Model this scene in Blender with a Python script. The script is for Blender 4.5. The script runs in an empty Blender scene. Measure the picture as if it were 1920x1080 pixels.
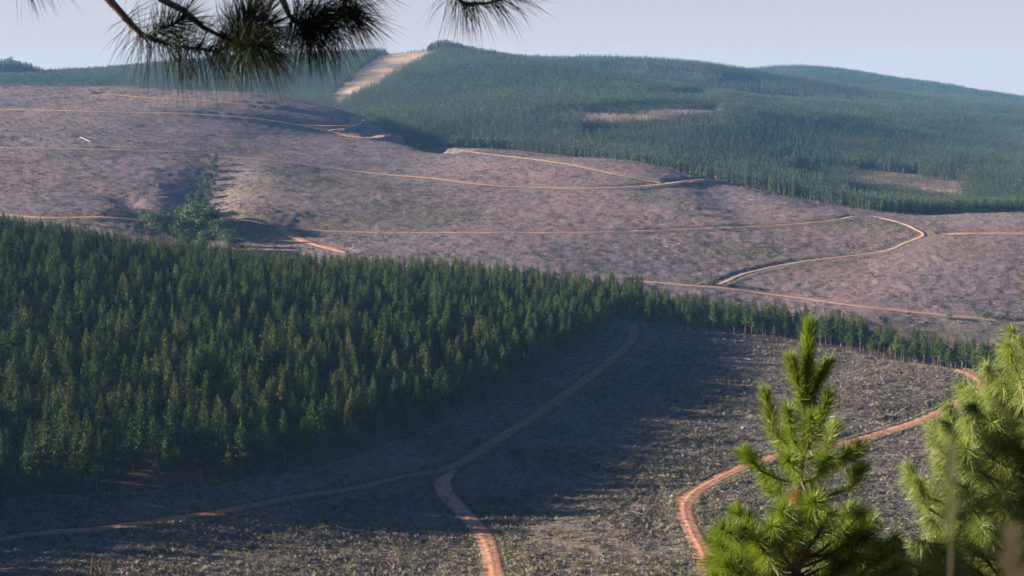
import bpy, math, random
import numpy as np
from mathutils import Vector, Matrix

rng = np.random.default_rng(7)
random.seed(7)
sc = bpy.context.scene
COL = sc.collection
R = math.radians

# ------------------------------------------------------------------ camera, sky, sun, exposure
PITCH = R(8.3)
FPX = 2667.0                                    # focal length in photo pixels (1920 wide)
cam_d = bpy.data.cameras.new('camera')
cam = bpy.data.objects.new('camera', cam_d)
COL.objects.link(cam)
cam_d.sensor_width = 36.0
cam_d.lens = 36.0 * FPX / 1920.0
cam_d.clip_start = 0.1
cam_d.clip_end = 20000.0
cam.location = (0, 0, 0)
cam.rotation_euler = (R(90) - PITCH, 0, 0)
cam_d.dof.use_dof = True
cam_d.dof.focus_distance = 40.0
cam_d.dof.aperture_fstop = 7.0
sc.camera = cam

SUN_EL, SUN_AZ = R(12.6), R(-84)                # azimuth measured from +Y (view direction), negative = left
world = bpy.data.worlds.new('World')
sc.world = world
world.use_nodes = True
wn = world.node_tree
wn.nodes.clear()
w_out = wn.nodes.new('ShaderNodeOutputWorld')
w_bg = wn.nodes.new('ShaderNodeBackground')
w_sky = wn.nodes.new('ShaderNodeTexSky')
w_sky.sky_type = 'NISHITA'
w_sky.sun_disc = False
w_sky.sun_elevation = SUN_EL
w_sky.sun_rotation = SUN_AZ
w_sky.altitude = 1200.0
w_sky.air_density = 1.0
w_sky.dust_density = 0.3
w_sky.ozone_density = 3.0
w_bg.inputs['Strength'].default_value = 0.05
# hazy lavender cast of the whole sky
w_mix = wn.nodes.new('ShaderNodeMix')
w_mix.data_type = 'RGBA'
w_mix.blend_type = 'MULTIPLY'
w_mix.inputs['Factor'].default_value = 1.0
w_mix.inputs[7].default_value = (0.42, 0.47, 0.70, 1)
wn.links.new(w_sky.outputs[0], w_mix.inputs[6])
# pale haze band hugging the horizon all the way round
w_tc = wn.nodes.new('ShaderNodeTexCoord')
w_sep = wn.nodes.new('ShaderNodeSeparateXYZ')
wn.links.new(w_tc.outputs['Generated'], w_sep.inputs[0])
w_map = wn.nodes.new('ShaderNodeMapRange')
w_map.interpolation_type = 'SMOOTHERSTEP'
w_map.inputs['From Min'].default_value = -0.02
w_map.inputs['From Max'].default_value = 0.24
w_map.inputs['To Min'].default_value = 0.88
w_map.inputs['To Max'].default_value = 0.0
wn.links.new(w_sep.outputs['Z'], w_map.inputs['Value'])
w_band = wn.nodes.new('ShaderNodeMix')
w_band.data_type = 'RGBA'
w_band.inputs[7].default_value = (3.6, 3.32, 3.4, 1)
wn.links.new(w_map.outputs[0], w_band.inputs['Factor'])
wn.links.new(w_mix.outputs[2], w_band.inputs[6])
wn.links.new(w_band.outputs[2], w_bg.inputs[0])
wn.links.new(w_bg.outputs[0], w_out.inputs[0])

sun_d = bpy.data.lights.new('sun', 'SUN')
sun_d.energy = 5.0
sun_d.angle = R(0.5)
sun_d.color = (1.0, 0.90, 0.79)
sun = bpy.data.objects.new('sun', sun_d)
COL.objects.link(sun)
sdir = Vector((math.sin(SUN_AZ) * math.cos(SUN_EL), math.cos(SUN_AZ) * math.cos(SUN_EL), math.sin(SUN_EL)))
sun.rotation_euler = sdir.to_track_quat('Z', 'Y').to_euler()
sun.location = (-300, 300, 200)

sc.view_settings.view_transform = 'Standard'
sc.view_settings.look = 'None'
sc.view_settings.gamma = 1.0
sc.view_settings.use_curve_mapping = False
sc.view_settings.exposure = 2.0
sc.render.engine = 'CYCLES'
sc.cycles.use_denoising = True
sc.cycles.denoiser = 'OPENIMAGEDENOISE'
sc.cycles.max_bounces = 5
sc.cycles.diffuse_bounces = 1
sc.cycles.glossy_bounces = 1
sc.cycles.transmission_bounces = 2
sc.cycles.volume_bounces = 0
sc.cycles.transparent_max_bounces = 4
sc.cycles.sample_clamp_indirect = 4.0

# ------------------------------------------------------------------ helpers
CP, SP = math.cos(PITCH), math.sin(PITCH)

def ray(u, v):
    """world direction through photo pixel (u, v), scaled so that its y is 1"""
    a, b = (u - 960.0) / FPX, -(v - 540.0) / FPX
    x, y, z = a, CP + b * SP, -SP + b * CP
    return x / y, z / y

def at(u, v, D):
    """world point on the line of sight of (u, v) at depth y = D"""
    x, z = ray(u, v)
    return Vector((x * D, D, z * D))

def az_of(u, v=540.0):
    return ray(u, v)[0]

def tag(o, label=None, cat=None, group=None, kind=None):
    if label: o['label'] = label
    if cat: o['category'] = cat
    if group: o['group'] = group
    if kind: o['kind'] = kind
    return o

def empty(name, loc=(0, 0, 0), rz=0.0):
    o = bpy.data.objects.new(name, None)
    o.empty_display_size = 0.5
    o.location = loc
    o.rotation_euler = (0, 0, rz)
    COL.objects.link(o)
    return o

def mesh_np(name, V, F, mats=(), mi=None, smooth=False):
    """mesh from vertices (n,3) and a faces array or a list of arrays, each of one polygon size"""
    me = bpy.data.meshes.new(name)
    V = np.ascontiguousarray(V, dtype=np.float32)
    Fs = [np.asarray(f, dtype=np.int32) for f in (F if isinstance(F, list) else [F]) if len(f)]
    me.vertices.add(len(V))
    me.vertices.foreach_set('co', V.ravel())
    loops = np.concatenate([f.ravel() for f in Fs])
    sizes = np.concatenate([np.full(len(f), f.shape[1], dtype=np.int32) for f in Fs])
    starts = np.concatenate([[0], np.cumsum(sizes)[:-1]]).astype(np.int32)
    me.loops.add(len(loops))
    me.loops.foreach_set('vertex_index', loops)
    me.polygons.add(len(sizes))
    me.polygons.foreach_set('loop_start', starts)
    for m in mats: me.materials.append(m)
    if mi is not None: me.polygons.foreach_set('material_index', np.asarray(mi, dtype=np.int32))
    me.polygons.foreach_set('use_smooth', np.full(len(sizes), smooth))
    me.update(calc_edges=True)
    return me

def link(name, me, parent=None, loc=(0, 0, 0)):
    o = bpy.data.objects.new(name, me)
    COL.objects.link(o)
    o.location = loc
    if parent: o.parent = parent
    return o

def hash2(ix, iy, s):
    h = (ix.astype(np.int64) * 374761393 + iy.astype(np.int64) * 668265263 + s * 974711) & 0xFFFFFFFF
    h = ((h ^ (h >> 13)) * 1274126177) & 0xFFFFFFFF
    return ((h ^ (h >> 16)) & 0xFFFF) / 65535.0

def vnoise(x, y, s=0):
    ix, iy = np.floor(x), np.floor(y)
    fx, fy = x - ix, y - iy
    fx, fy = fx * fx * (3 - 2 * fx), fy * fy * (3 - 2 * fy)
    a, b = hash2(ix, iy, s), hash2(ix + 1, iy, s)
    c, d = hash2(ix, iy + 1, s), hash2(ix + 1, iy + 1, s)
    return (a + (b - a) * fx) * (1 - fy) + (c + (d - c) * fx) * fy

def fbm(x, y, s=0, o=4):
    r, amp, tot = 0, 1.0, 0
    for k in range(o):
        r = r + amp * vnoise(x * 2 ** k, y * 2 ** k, s + k)
        tot += amp
        amp *= 0.5
    return r / tot

# ------------------------------------------------------------------ materials
def new_mat(name):
    m = bpy.data.materials.new(name)
    m.use_nodes = True
    nt = m.node_tree
    nt.nodes.clear()
    out = nt.nodes.new('ShaderNodeOutputMaterial')
    return m, nt, out

def N(nt, t, **kw):
    n = nt.nodes.new(t)
    for k, v in kw.items():
        if k in n.inputs: n.inputs[k].default_value = v
        else: setattr(n, k, v)
    return n

def mixc(nt, fac, a, b, mode='MIX'):
    m = nt.nodes.new('ShaderNodeMix')
    m.data_type = 'RGBA'
    m.blend_type = mode
    for sock, val in ((m.inputs['Factor'], fac), (m.inputs[6], a), (m.inputs[7], b)):
        if isinstance(val, (int, float)): sock.default_value = val
        elif isinstance(val, tuple): sock.default_value = (*val, 1) if len(val) == 3 else val
        else: nt.links.new(val, sock)
    return m.outputs[2]

def ramp(nt, fac, stops):
    r = nt.nodes.new('ShaderNodeValToRGB')
    el = r.color_ramp.elements
    while len(el) < len(stops): el.new(0.5)
    for e, (p, c) in zip(el, stops):
        e.position = p
        e.color = (*c, 1) if isinstance(c, tuple) else (c, c, c, 1)
    nt.links.new(fac, r.inputs[0])
    return r.outputs[0]

def noise(nt, vec, scale, detail=4, rough=0.6):
    n = N(nt, 'ShaderNodeTexNoise')
    n.inputs['Scale'].default_value = scale
    n.inputs['Detail'].default_value = detail
    n.inputs['Roughness'].default_value = rough
    nt.links.new(vec, n.inputs['Vector'])
    return n.outputs[0]

def foliage_mat(name, c0, c1, c2, trans=0.25, rough=0.55, spec=0.25, nscale=0.8, stand=False):
    """leaf or needle: random colour per plant, small noise inside it, some light let through"""
    m, nt, out = new_mat(name)
    oi = N(nt, 'ShaderNodeObjectInfo')
    geo = N(nt, 'ShaderNodeNewGeometry')
    col = ramp(nt, oi.outputs['Random'], [(0.0, c0), (0.55, c1), (1.0, c2)])
    nz = noise(nt, geo.outputs['Position'], nscale, 2)
    col = mixc(nt, 0.75, col, ramp(nt, nz, [(0.3, (0.62, 0.62, 0.62)), (0.7, (1.35, 1.35, 1.3))]), 'MULTIPLY')
    if stand:
        col = mixc(nt, 0.8, col, ramp(nt, noise(nt, geo.outputs['Position'], 0.0035, 3), [(0.4, (0.72, 0.78, 0.80)), (0.6, (1.25, 1.2, 1.05))]), 'MULTIPLY')
    ri = geo.outputs['Random Per Island']
    col = mixc(nt, 0.6, col, ramp(nt, ri, [(0.0, (0.72, 0.75, 0.75)), (1.0, (1.3, 1.25, 1.15))]), 'MULTIPLY')
    p = N(nt, 'ShaderNodeBsdfPrincipled', Roughness=rough)
    p.inputs['Specular IOR Level'].default_value = spec
    nt.links.new(col, p.inputs['Base Color'])
    t = N(nt, 'ShaderNodeBsdfTranslucent')
    nt.links.new(mixc(nt, 1.0, col, (1.2, 1.25, 0.7), 'MULTIPLY'), t.inputs['Color'])
    mx = N(nt, 'ShaderNodeMixShader')
    mx.inputs[0].default_value = trans
    nt.links.new(p.outputs[0], mx.inputs[1])
    nt.links.new(t.outputs[0], mx.inputs[2])
    nt.links.new(mx.outputs[0], out.inputs[0])
    return m

def rough_mat(name, stops, nscale, rough=0.9, spec=0.15, bump=0.0, bscale=None, island=False, detail=4):
    m, nt, out = new_mat(name)
    geo = N(nt, 'ShaderNodeNewGeometry')
    nz = noise(nt, geo.outputs['Position'], nscale, detail)
    fac = geo.outputs['Random Per Island'] if island else nz
    col = ramp(nt, fac, stops)
    if island:
        oi = N(nt, 'ShaderNodeObjectInfo')
        col = mixc(nt, 0.6, col, ramp(nt, oi.outputs['Random'], [(0, 0.6), (1, 1.35)]), 'MULTIPLY')
    p = N(nt, 'ShaderNodeBsdfPrincipled', Roughness=rough)
    p.inputs['Specular IOR Level'].default_value = spec
    nt.links.new(col, p.inputs['Base Color'])
    if bump:
        b = N(nt, 'ShaderNodeBump', Strength=0.8, Distance=bump)
        nt.links.new(noise(nt, geo.outputs['Position'], bscale or nscale, 5, 0.7), b.inputs['Height'])
        nt.links.new(b.outputs[0], p.inputs['Normal'])
    nt.links.new(p.outputs[0], out.inputs[0])
    return m

M = {}
M['pine'] = foliage_mat('pine_foliage', (0.034, 0.056, 0.019), (0.056, 0.083, 0.023), (0.10, 0.112, 0.032), 0.10, 0.75, 0.05, nscale=0.45)
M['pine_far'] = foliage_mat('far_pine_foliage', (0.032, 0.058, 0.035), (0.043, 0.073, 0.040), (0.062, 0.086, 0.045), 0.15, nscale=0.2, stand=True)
M['pine_red'] = foliage_mat('dying_pine_foliage', (0.10, 0.045, 0.034), (0.11, 0.048, 0.036), (0.12, 0.052, 0.04), 0.1)
M['broadleaf'] = foliage_mat('broadleaf_foliage', (0.035, 0.062, 0.028), (0.05, 0.08, 0.032), (0.075, 0.10, 0.045), 0.2, nscale=0.5)
M['needle'] = foliage_mat('needle', (0.12, 0.175, 0.018), (0.15, 0.20, 0.022), (0.185, 0.22, 0.03), 0.3, 0.4, 0.4, nscale=9)
M['needle_patula'] = foliage_mat('drooping_needle', (0.175, 0.22, 0.055), (0.205, 0.25, 0.065), (0.235, 0.26, 0.085), 0.3, 0.4, 0.4, nscale=7)
M['needle_shade'] = foliage_mat('shaded_overhead_needle', (0.016, 0.022, 0.010), (0.02, 0.028, 0.011), (0.026, 0.034, 0.013), 0.1, 0.6, 0.1, nscale=6)  # needle colour darkened to carry the shade on the overhanging boughs
M['needle_dry'] = foliage_mat('dry_needle', (0.20, 0.12, 0.045), (0.24, 0.15, 0.055), (0.26, 0.18, 0.07), 0.3, nscale=9)
M['bark'] = rough_mat('bark', [(0.3, (0.055, 0.038, 0.03)), (0.7, (0.14, 0.10, 0.08))], 6, bump=0.01)
M['bark_far'] = rough_mat('plantation_bark', [(0.3, (0.09, 0.065, 0.055)), (0.7, (0.19, 0.14, 0.12))], 1.2)
M['pale_straw'] = foliage_mat('pale_straw', (0.66, 0.56, 0.28), (0.7, 0.6, 0.3), (0.7, 0.58, 0.3), 0.45, 0.7, 0.1, nscale=20)
M['brown_straw'] = foliage_mat('brown_straw', (0.6, 0.42, 0.24), (0.62, 0.44, 0.25), (0.64, 0.46, 0.27), 0.4, 0.7, 0.1, nscale=20)
M['straw'] = rough_mat('dry_grass', [(0.0, (0.14, 0.115, 0.065)), (0.6, (0.25, 0.21, 0.13)), (1.0, (0.46, 0.41, 0.30))], 1, island=True)
M['stick'] = rough_mat('slash_wood', [(0.0, (0.06, 0.045, 0.041)), (0.55, (0.15, 0.113, 0.10)), (0.9, (0.28, 0.225, 0.195)), (1.0, (0.5, 0.43, 0.38))], 1, island=True)
M['brush'] = rough_mat('dry_brush', [(0.0, (0.05, 0.038, 0.036)), (0.6, (0.135, 0.105, 0.094)), (1.0, (0.22, 0.175, 0.145))], 1, island=True)
M['weed'] = rough_mat('green_weed', [(0.0, (0.05, 0.06, 0.02)), (0.6, (0.10, 0.11, 0.035)), (1.0, (0.17, 0.16, 0.06))], 1, island=True)
M['log'] = rough_mat('bare_log', [(0.3, (0.30, 0.25, 0.21)), (0.7, (0.46, 0.40, 0.35))], 1.5)
M['stone'] = rough_mat('stone', [(0.3, (0.15, 0.12, 0.10)), (0.7, (0.27, 0.22, 0.19))], 2.5, bump=0.05)
M['metal'] = rough_mat('grey_metal', [(0.3, (0.16, 0.16, 0.17)), (0.7, (0.25, 0.25, 0.26))], 2)
M['road'] = rough_mat('red_dirt', [(0.3, (0.34, 0.14, 0.075)), (0.45, (0.47, 0.215, 0.115)), (0.58, (0.54, 0.29, 0.17)), (0.72, (0.60, 0.42, 0.29))], 0.45, bump=0.08, bscale=2.0, detail=6)
M['road_shaded'] = rough_mat('shaded_red_dirt', [(0.3, (0.24, 0.105, 0.062)), (0.5, (0.34, 0.155, 0.09)), (0.7, (0.42, 0.23, 0.14))], 0.4, bump=0.08, bscale=2.0, detail=6)  # red dirt darkened: the plantation's shade on the track is put into the colour
M['road_pale'] = rough_mat('pale_dirt', [(0.25, (0.30, 0.19, 0.145)), (0.42, (0.37, 0.24, 0.175)), (0.5, (0.44, 0.24, 0.15)), (0.75, (0.40, 0.32, 0.26))], 0.05, bump=0.08, bscale=2.0, detail=6)

def ground_material():
    m, nt, out = new_mat('ground')
    geo = N(nt, 'ShaderNodeNewGeometry')
    pos = geo.outputs['Position']
    z = N(nt, 'ShaderNodeAttribute', attribute_name='zone')          # R forest floor, G grassy, B tan earth
    sp = N(nt, 'ShaderNodeSeparateColor')
    nt.links.new(z.outputs['Color'], sp.inputs[0])
    fine = noise(nt, pos, 0.55, 6, 0.72)
    mid = noise(nt, pos, 0.09, 5, 0.65)
    big = noise(nt, pos, 0.006, 4, 0.55)
    slash = ramp(nt, fine, [(0.30, (0.120, 0.088, 0.085)), (0.45, (0.180, 0.136, 0.131)), (0.60, (0.245, 0.190, 0.182)), (0.74, (0.315, 0.25, 0.235))])
    slash = mixc(nt, 0.32, slash, ramp(nt, mid, [(0.32, (0.62, 0.60, 0.62)), (0.68, (1.28, 1.25, 1.2))]), 'MULTIPLY')
    slash = mixc(nt, 0.9, slash, ramp(nt, big, [(0.38, (0.90, 0.91, 0.96)), (0.62, (1.16, 1.02, 0.97))]), 'MULTIPLY')
    soil = noise(nt, pos, 0.028, 5, 0.7)
    slash = mixc(nt, ramp(nt, soil, [(0.57, 0.0), (0.68, 0.55)]), slash, ramp(nt, fine, [(0.3, (0.17, 0.085, 0.058)), (0.7, (0.33, 0.185, 0.13))]))
    slash = mixc(nt, ramp(nt, noise(nt, pos, 0.05, 5, 0.7), [(0.58, 0.0), (0.72, 0.5)]), slash, ramp(nt, fine, [(0.3, (0.07, 0.07, 0.034)), (0.7, (0.20, 0.175, 0.095))]))
    grass = ramp(nt, fine, [(0.3, (0.05, 0.052, 0.022)), (0.55, (0.125, 0.115, 0.05)), (0.75, (0.23, 0.19, 0.095))])
    tan = ramp(nt, noise(nt, pos, 0.014, 5, 0.65), [(0.34, (0.12, 0.12, 0.06)), (0.44, (0.24, 0.15, 0.10)), (0.55, (0.38, 0.26, 0.17)), (0.7, (0.46, 0.36, 0.25))])
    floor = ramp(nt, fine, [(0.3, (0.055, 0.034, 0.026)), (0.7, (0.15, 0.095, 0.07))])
    gfac = mixc(nt, 1.0, sp.outputs[1], ramp(nt, mid, [(0.35, 0.45), (0.6, 1.2)]), 'MULTIPLY')
    col = mixc(nt, gfac, slash, grass)
    col = mixc(nt, sp.outputs[2], col, tan)
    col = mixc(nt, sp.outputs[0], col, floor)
    p = N(nt, 'ShaderNodeBsdfPrincipled', Roughness=0.95)
    p.inputs['Specular IOR Level'].default_value = 0.08
    nt.links.new(col, p.inputs['Base Color'])
    b = N(nt, 'ShaderNodeBump', Strength=0.9, Distance=0.6)
    nt.links.new(noise(nt, pos, 0.7, 5, 0.7), b.inputs['Height'])
    nt.links.new(b.outputs[0], p.inputs['Normal'])
    nt.links.new(p.outputs[0], out.inputs[0])
    return m
M['ground'] = ground_material()

# ------------------------------------------------------------------ the terrain: a thin-plate surface through surveyed points
# (photo column, photo row, distance) of points on the ground; where the ground is hidden: (column, None, distance, height)
SURVEY = [
 # clear-felled valley floor
 (0,1080,335),(480,1080,340),(940,1080,350),(1400,1080,345),(1920,1080,335),
 (0,1010,372),(400,960,400),(700,905,440),(830,880,455),(1000,780,520),(1180,640,680),
 (1300,940,425),(1600,820,510),(1840,720,600),(1500,700,622),(1300,700,615),(1550,650,700),(1250,612,730),
 (1750,688,650),(1900,745,585),(1100,850,475),
 # plantation on the left
 (0,935,400),(300,915,412),(500,890,430),(700,850,455),(850,790,500),(1000,715,570),(1100,660,640),
 (0,455,760),(300,505,775),(600,530,780),(900,548,790),(1150,578,800),(1400,615,765),(1600,640,735),(1800,690,685),
 (-300,None,390,-118),(-700,None,400,-112),(-300,None,760,-78),(-700,None,760,-66),(-300,None,550,-100),(-700,None,560,-92),
 (2300,None,420,-129),(2300,None,600,-134),(2700,None,500,-132),(2300,None,350,-124),(2700,None,340,-122),(-500,None,340,-121),
 # valley behind it
 (300,None,900,-107),(0,None,900,-99),(-400,None,900,-92),(600,None,860,-118),(1000,None,850,-124),(1400,None,830,-136),(1750,None,780,-146),(2200,None,760,-150),
 (0,402,1000),(200,410,1000),(-500,None,1000,-88),(370,432,1000),(385,360,1120),(410,296,1250),
 (320,345,1150),(300,300,1240),(440,330,1180),(450,400,1030),
 # far clear-felled slope
 (0,340,1120),(0,278,1270),(220,281,1270),(430,294,1275),(0,205,1550),(430,218,1560),(0,163,1850),(200,165,1850),(400,178,1820),(560,190,1780),
 (670,216,1680),(800,272,1540),(-500,None,1270,-55),(-500,None,1550,-25),(-500,None,1850,0),
 (700,320,1290),(1000,350,1210),(1240,344,1230),(1340,332,1290),(600,245,1560),(900,288,1430),(1060,297,1450),(1200,307,1380),
 (560,430,1010),(800,435,1010),(1100,435,1020),(1400,425,1060),(1620,404,1130),(1750,408,1160),(1500,378,1210),(1400,352,1260),
 (640,470,930),(1000,500,900),(1200,530,880),(1340,538,880),(1600,572,850),(1850,598,830),
 (1400,515,925),(1580,482,985),(1700,455,1030),(1740,440,1050),(1900,440,1050),(1900,500,950),(1920,402,1170),(1700,530,900),
 (2400,None,1000,-135),(2400,None,850,-150),(2400,None,1200,-120),
 # wooded valley and hills behind
 (500,None,2050,-50),(200,None,2150,-38),(-400,None,2150,-20),(1500,None,1370,-122),(1700,402,1330),(1900,398,1350),(1380,None,1400,-112),
 (1650,338,1650),(1500,312,1750),(1200,218,2000),(1320,208,2120),(1090,290,1600),(900,285,1650),(1100,225,1950),(1350,270,1850),
 (900,180,2300),(835,96,2900),(600,187,2300),(740,132,2650),(800,107,2850),(950,112,2850),(1100,140,2700),(1200,168,2500),(760,270,1720),(680,222,1950),
 (1200,None,2950,-42),(1000,None,3050,20),(1400,187,2750),(1300,134,3300),(1100,118,3500),(1250,124,3600),(1390,143,3700),(980,115,3400),
 (1400,None,4100,-30),(1500,131,4700),(1600,140,4700),(1720,164,4550),(1920,197,4400),(1400,None,4700,26),
 (1900,300,2050),(1700,250,2300),(1920,250,2650),(1900,360,1580),(1550,175,3300),(1750,212,3000),
 (2400,None,1800,-128),(2400,None,2800,-120),(2400,None,4400,-150),
 (110,145,3300),(200,139,3400),(400,120,3400),(600,111,3300),(740,106,3100),(300,165,2600),(500,182,2500),(40,145,3050),(-500,None,3200,20),(-500,None,2600,-20),
 (100,None,5200,-120),(700,None,4300,-60),(960,None,4700,-110),(1200,None,4700,-60),(1600,None,6000,-140),(2200,None,6200,-240),(600,None,6500,-260),(-500,None,5500,-200),(1200,None,6500,-260),
]
NEAR = [(0.8,-1.62),(3,-2.3),(10,-5.4),(30,-13.8),(60,-26),(120,-50),(200,-80.5),(280,-108)]   # the slope under the camera

P, Zc = [], []
for s in SURVEY:
    if s[1] is None:
        a, D, h = az_of(s[0]), s[2], s[3]
    else:
        a, t = ray(s[0], s[1]); D = s[2]; h = t * D
    P.append((a, math.log(D))); Zc.append(h)
for D, h in NEAR:
    for a in (-0.7, -0.35, 0.0, 0.35, 0.7):
        P.append((a, math.log(D))); Zc.append(h)
P = np.array(P); Zc = np.array(Zc)
def tps(r2): return 0.5 * r2 * np.log(r2 + 1e-12)
n = len(P)
K = tps(((P[:, None, :] - P[None, :, :]) ** 2).sum(-1)) + np.eye(n) * 2e-5
A = np.zeros((n + 3, n + 3)); A[:n, :n] = K; A[:n, n] = 1; A[:n, n + 1:] = P; A[n, :n] = 1; A[n + 1:, :n] = P.T
Wt = np.linalg.solve(A, np.concatenate([Zc, np.zeros(3)]))

gaz = np.concatenate([np.linspace(-1.3, -0.42, 90)[:-1], np.linspace(-0.42, 0.42, 640), np.linspace(0.42, 1.3, 90)[1:]])
gld = np.concatenate([np.linspace(math.log(0.8), math.log(300), 120)[:-1], np.linspace(math.log(300), math.log(1950), 700)[:-1], np.linspace(math.log(1950), math.log(6400), 130)])
# evaluate coarsely, then interpolate bicubic-ish by dense linear refinement of a fine enough lattice
cz_a, cz_d = np.linspace(-1.3, 1.3, 520), np.linspace(gld[0], gld[-1], 520)
GA, GD = np.meshgrid(cz_a, cz_d)
Q = np.stack([GA.ravel(), GD.ravel()], 1)
zz = np.empty(len(Q))
for i in range(0, len(Q), 20000):
    q = Q[i:i + 20000]
    zz[i:i + 20000] = tps((q[:, None, 0] - P[None, :, 0]) ** 2 + (q[:, None, 1] - P[None, :, 1]) ** 2) @ Wt[:n] + Wt[n] + q @ Wt[n + 1:]
ZC = zz.reshape(GA.shape)
def cubic_rows(T, x_old, x_new):
    """Catmull-Rom along axis 0 (x_old evenly spaced)"""
    f = np.clip((x_new - x_old[0]) / (x_old[1] - x_old[0]), 0, len(x_old) - 1.0001)
    i = f.astype(int); t = (f - i)[:, None]
    g = lambda k: T[np.clip(i + k, 0, len(x_old) - 1)]
    p0, p1, p2, p3 = g(-1), g(0), g(1), g(2)
    return 0.5 * (2 * p1 + (p2 - p0) * t + (2 * p0 - 5 * p1 + 4 * p2 - p3) * t ** 2 + (3 * p1 - p0 - 3 * p2 + p3) * t ** 3)
ZG = cubic_rows(cubic_rows(ZC, cz_d, gld).T, cz_a, gaz).T
AZ, LD = np.meshgrid(gaz, gld)
YG = np.exp(LD); XG = AZ * YG
# natural unevenness of the hillsides, growing with distance
ampl = np.clip((YG - 300) / 900, 0, 1)
ZG = ZG + ampl * (fbm(XG / 160, YG / 160, 3, 3) - 0.5) * 7.0 * np.clip(YG / 1500, 0.3, 1.3)

def hz(x, y, G=None):
    """terrain height by bilinear lookup"""
    G = ZG if G is None else G
    x = np.asarray(x, float); y = np.maximum(np.asarray(y, float), 0.81)
    fa = np.clip(np.interp(x / y, gaz, np.arange(len(gaz))), 0, len(gaz) - 1.001)
    fd = np.clip(np.interp(np.log(y), gld, np.arange(len(gld))), 0, len(gld) - 1.001)
    i, j = fd.astype(int), fa.astype(int)
    a, b = fd - i, fa - j
    return (G[i, j] * (1 - b) + G[i, j + 1] * b) * (1 - a) + (G[i + 1, j] * (1 - b) + G[i + 1, j + 1] * b) * a

def cast(u, v, d0=300.0, d1=6000.0):
    """where the line of sight of a photo pixel meets the ground"""
    x, t = ray(u, v)
    D = np.exp(np.linspace(math.log(d0), math.log(d1), 2500))
    gap = t * D - hz(x * D, D)
    hit = np.nonzero(gap <= 0)[0]
    k = hit[0] if len(hit) else int(np.argmin(gap / D))
    return np.array([x * D[k], D[k]])

# folds of the slope, cut by water
def fold(pts, depth, half, d0):
    ln = np.array([cast(u, v, d0, 2200) for u, v in pts])
    best = np.full(ZG.shape, 1e9)
    tt = np.zeros(ZG.shape)
    for i in range(len(ln) - 1):
        a, b = ln[i], ln[i + 1]
        ab = b - a
        t = np.clip(((XG - a[0]) * ab[0] + (YG - a[1]) * ab[1]) / (ab @ ab), 0, 1)
        d = np.hypot(XG - a[0] - t * ab[0], YG - a[1] - t * ab[1])
        up = d < best
        best = np.where(up, d, best); tt = np.where(up, (i + t) / (len(ln) - 1), tt)
    return -depth * np.exp(-(best / half) ** 2) * np.clip(4 * tt * (1 - tt) + 0.25, 0, 1)
ZG = ZG + fold([(412,290),(400,330),(384,362),(370,400),(376,436)], 7.5, 30.0, 880) + fold([(222,362),(246,386),(268,408)], 2.4, 12.0, 900) \
        + fold([(690,222),(740,246),(790,268),(835,284)], 12.0, 22.0, 1300) + fold([(1290,300),(1330,345),(1380,385),(1420,420)], 3.0, 30.0, 950)

# ------------------------------------------------------------------ dirt roads
def smooth_line(pts, step):
    pts = np.asarray(pts, float)
    # Catmull-Rom through the points, resampled evenly
    q = np.vstack([2 * pts[0] - pts[1], pts, 2 * pts[-1] - pts[-2]])
    out = []
    for i in range(1, len(q) - 2):
        p0, p1, p2, p3 = q[i - 1], q[i], q[i + 1], q[i + 2]
        m = max(2, int(np.linalg.norm(p2 - p1) / step * 2))
        t = np.linspace(0, 1, m, endpoint=False)[:, None]
        out.append(0.5 * (2 * p1 + (p2 - p0) * t + (2 * p0 - 5 * p1 + 4 * p2 - p3) * t ** 2 + (3 * p1 - p0 - 3 * p2 + p3) * t ** 3))
    c = np.vstack(out + [pts[-1:]])
    L = np.concatenate([[0], np.cumsum(np.linalg.norm(np.diff(c, axis=0), axis=1))])
    s = np.linspace(0, L[-1], max(4, int(L[-1] / step)))
    return np.stack([np.interp(s, L, c[:, 0]), np.interp(s, L, c[:, 1])], 1)

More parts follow.
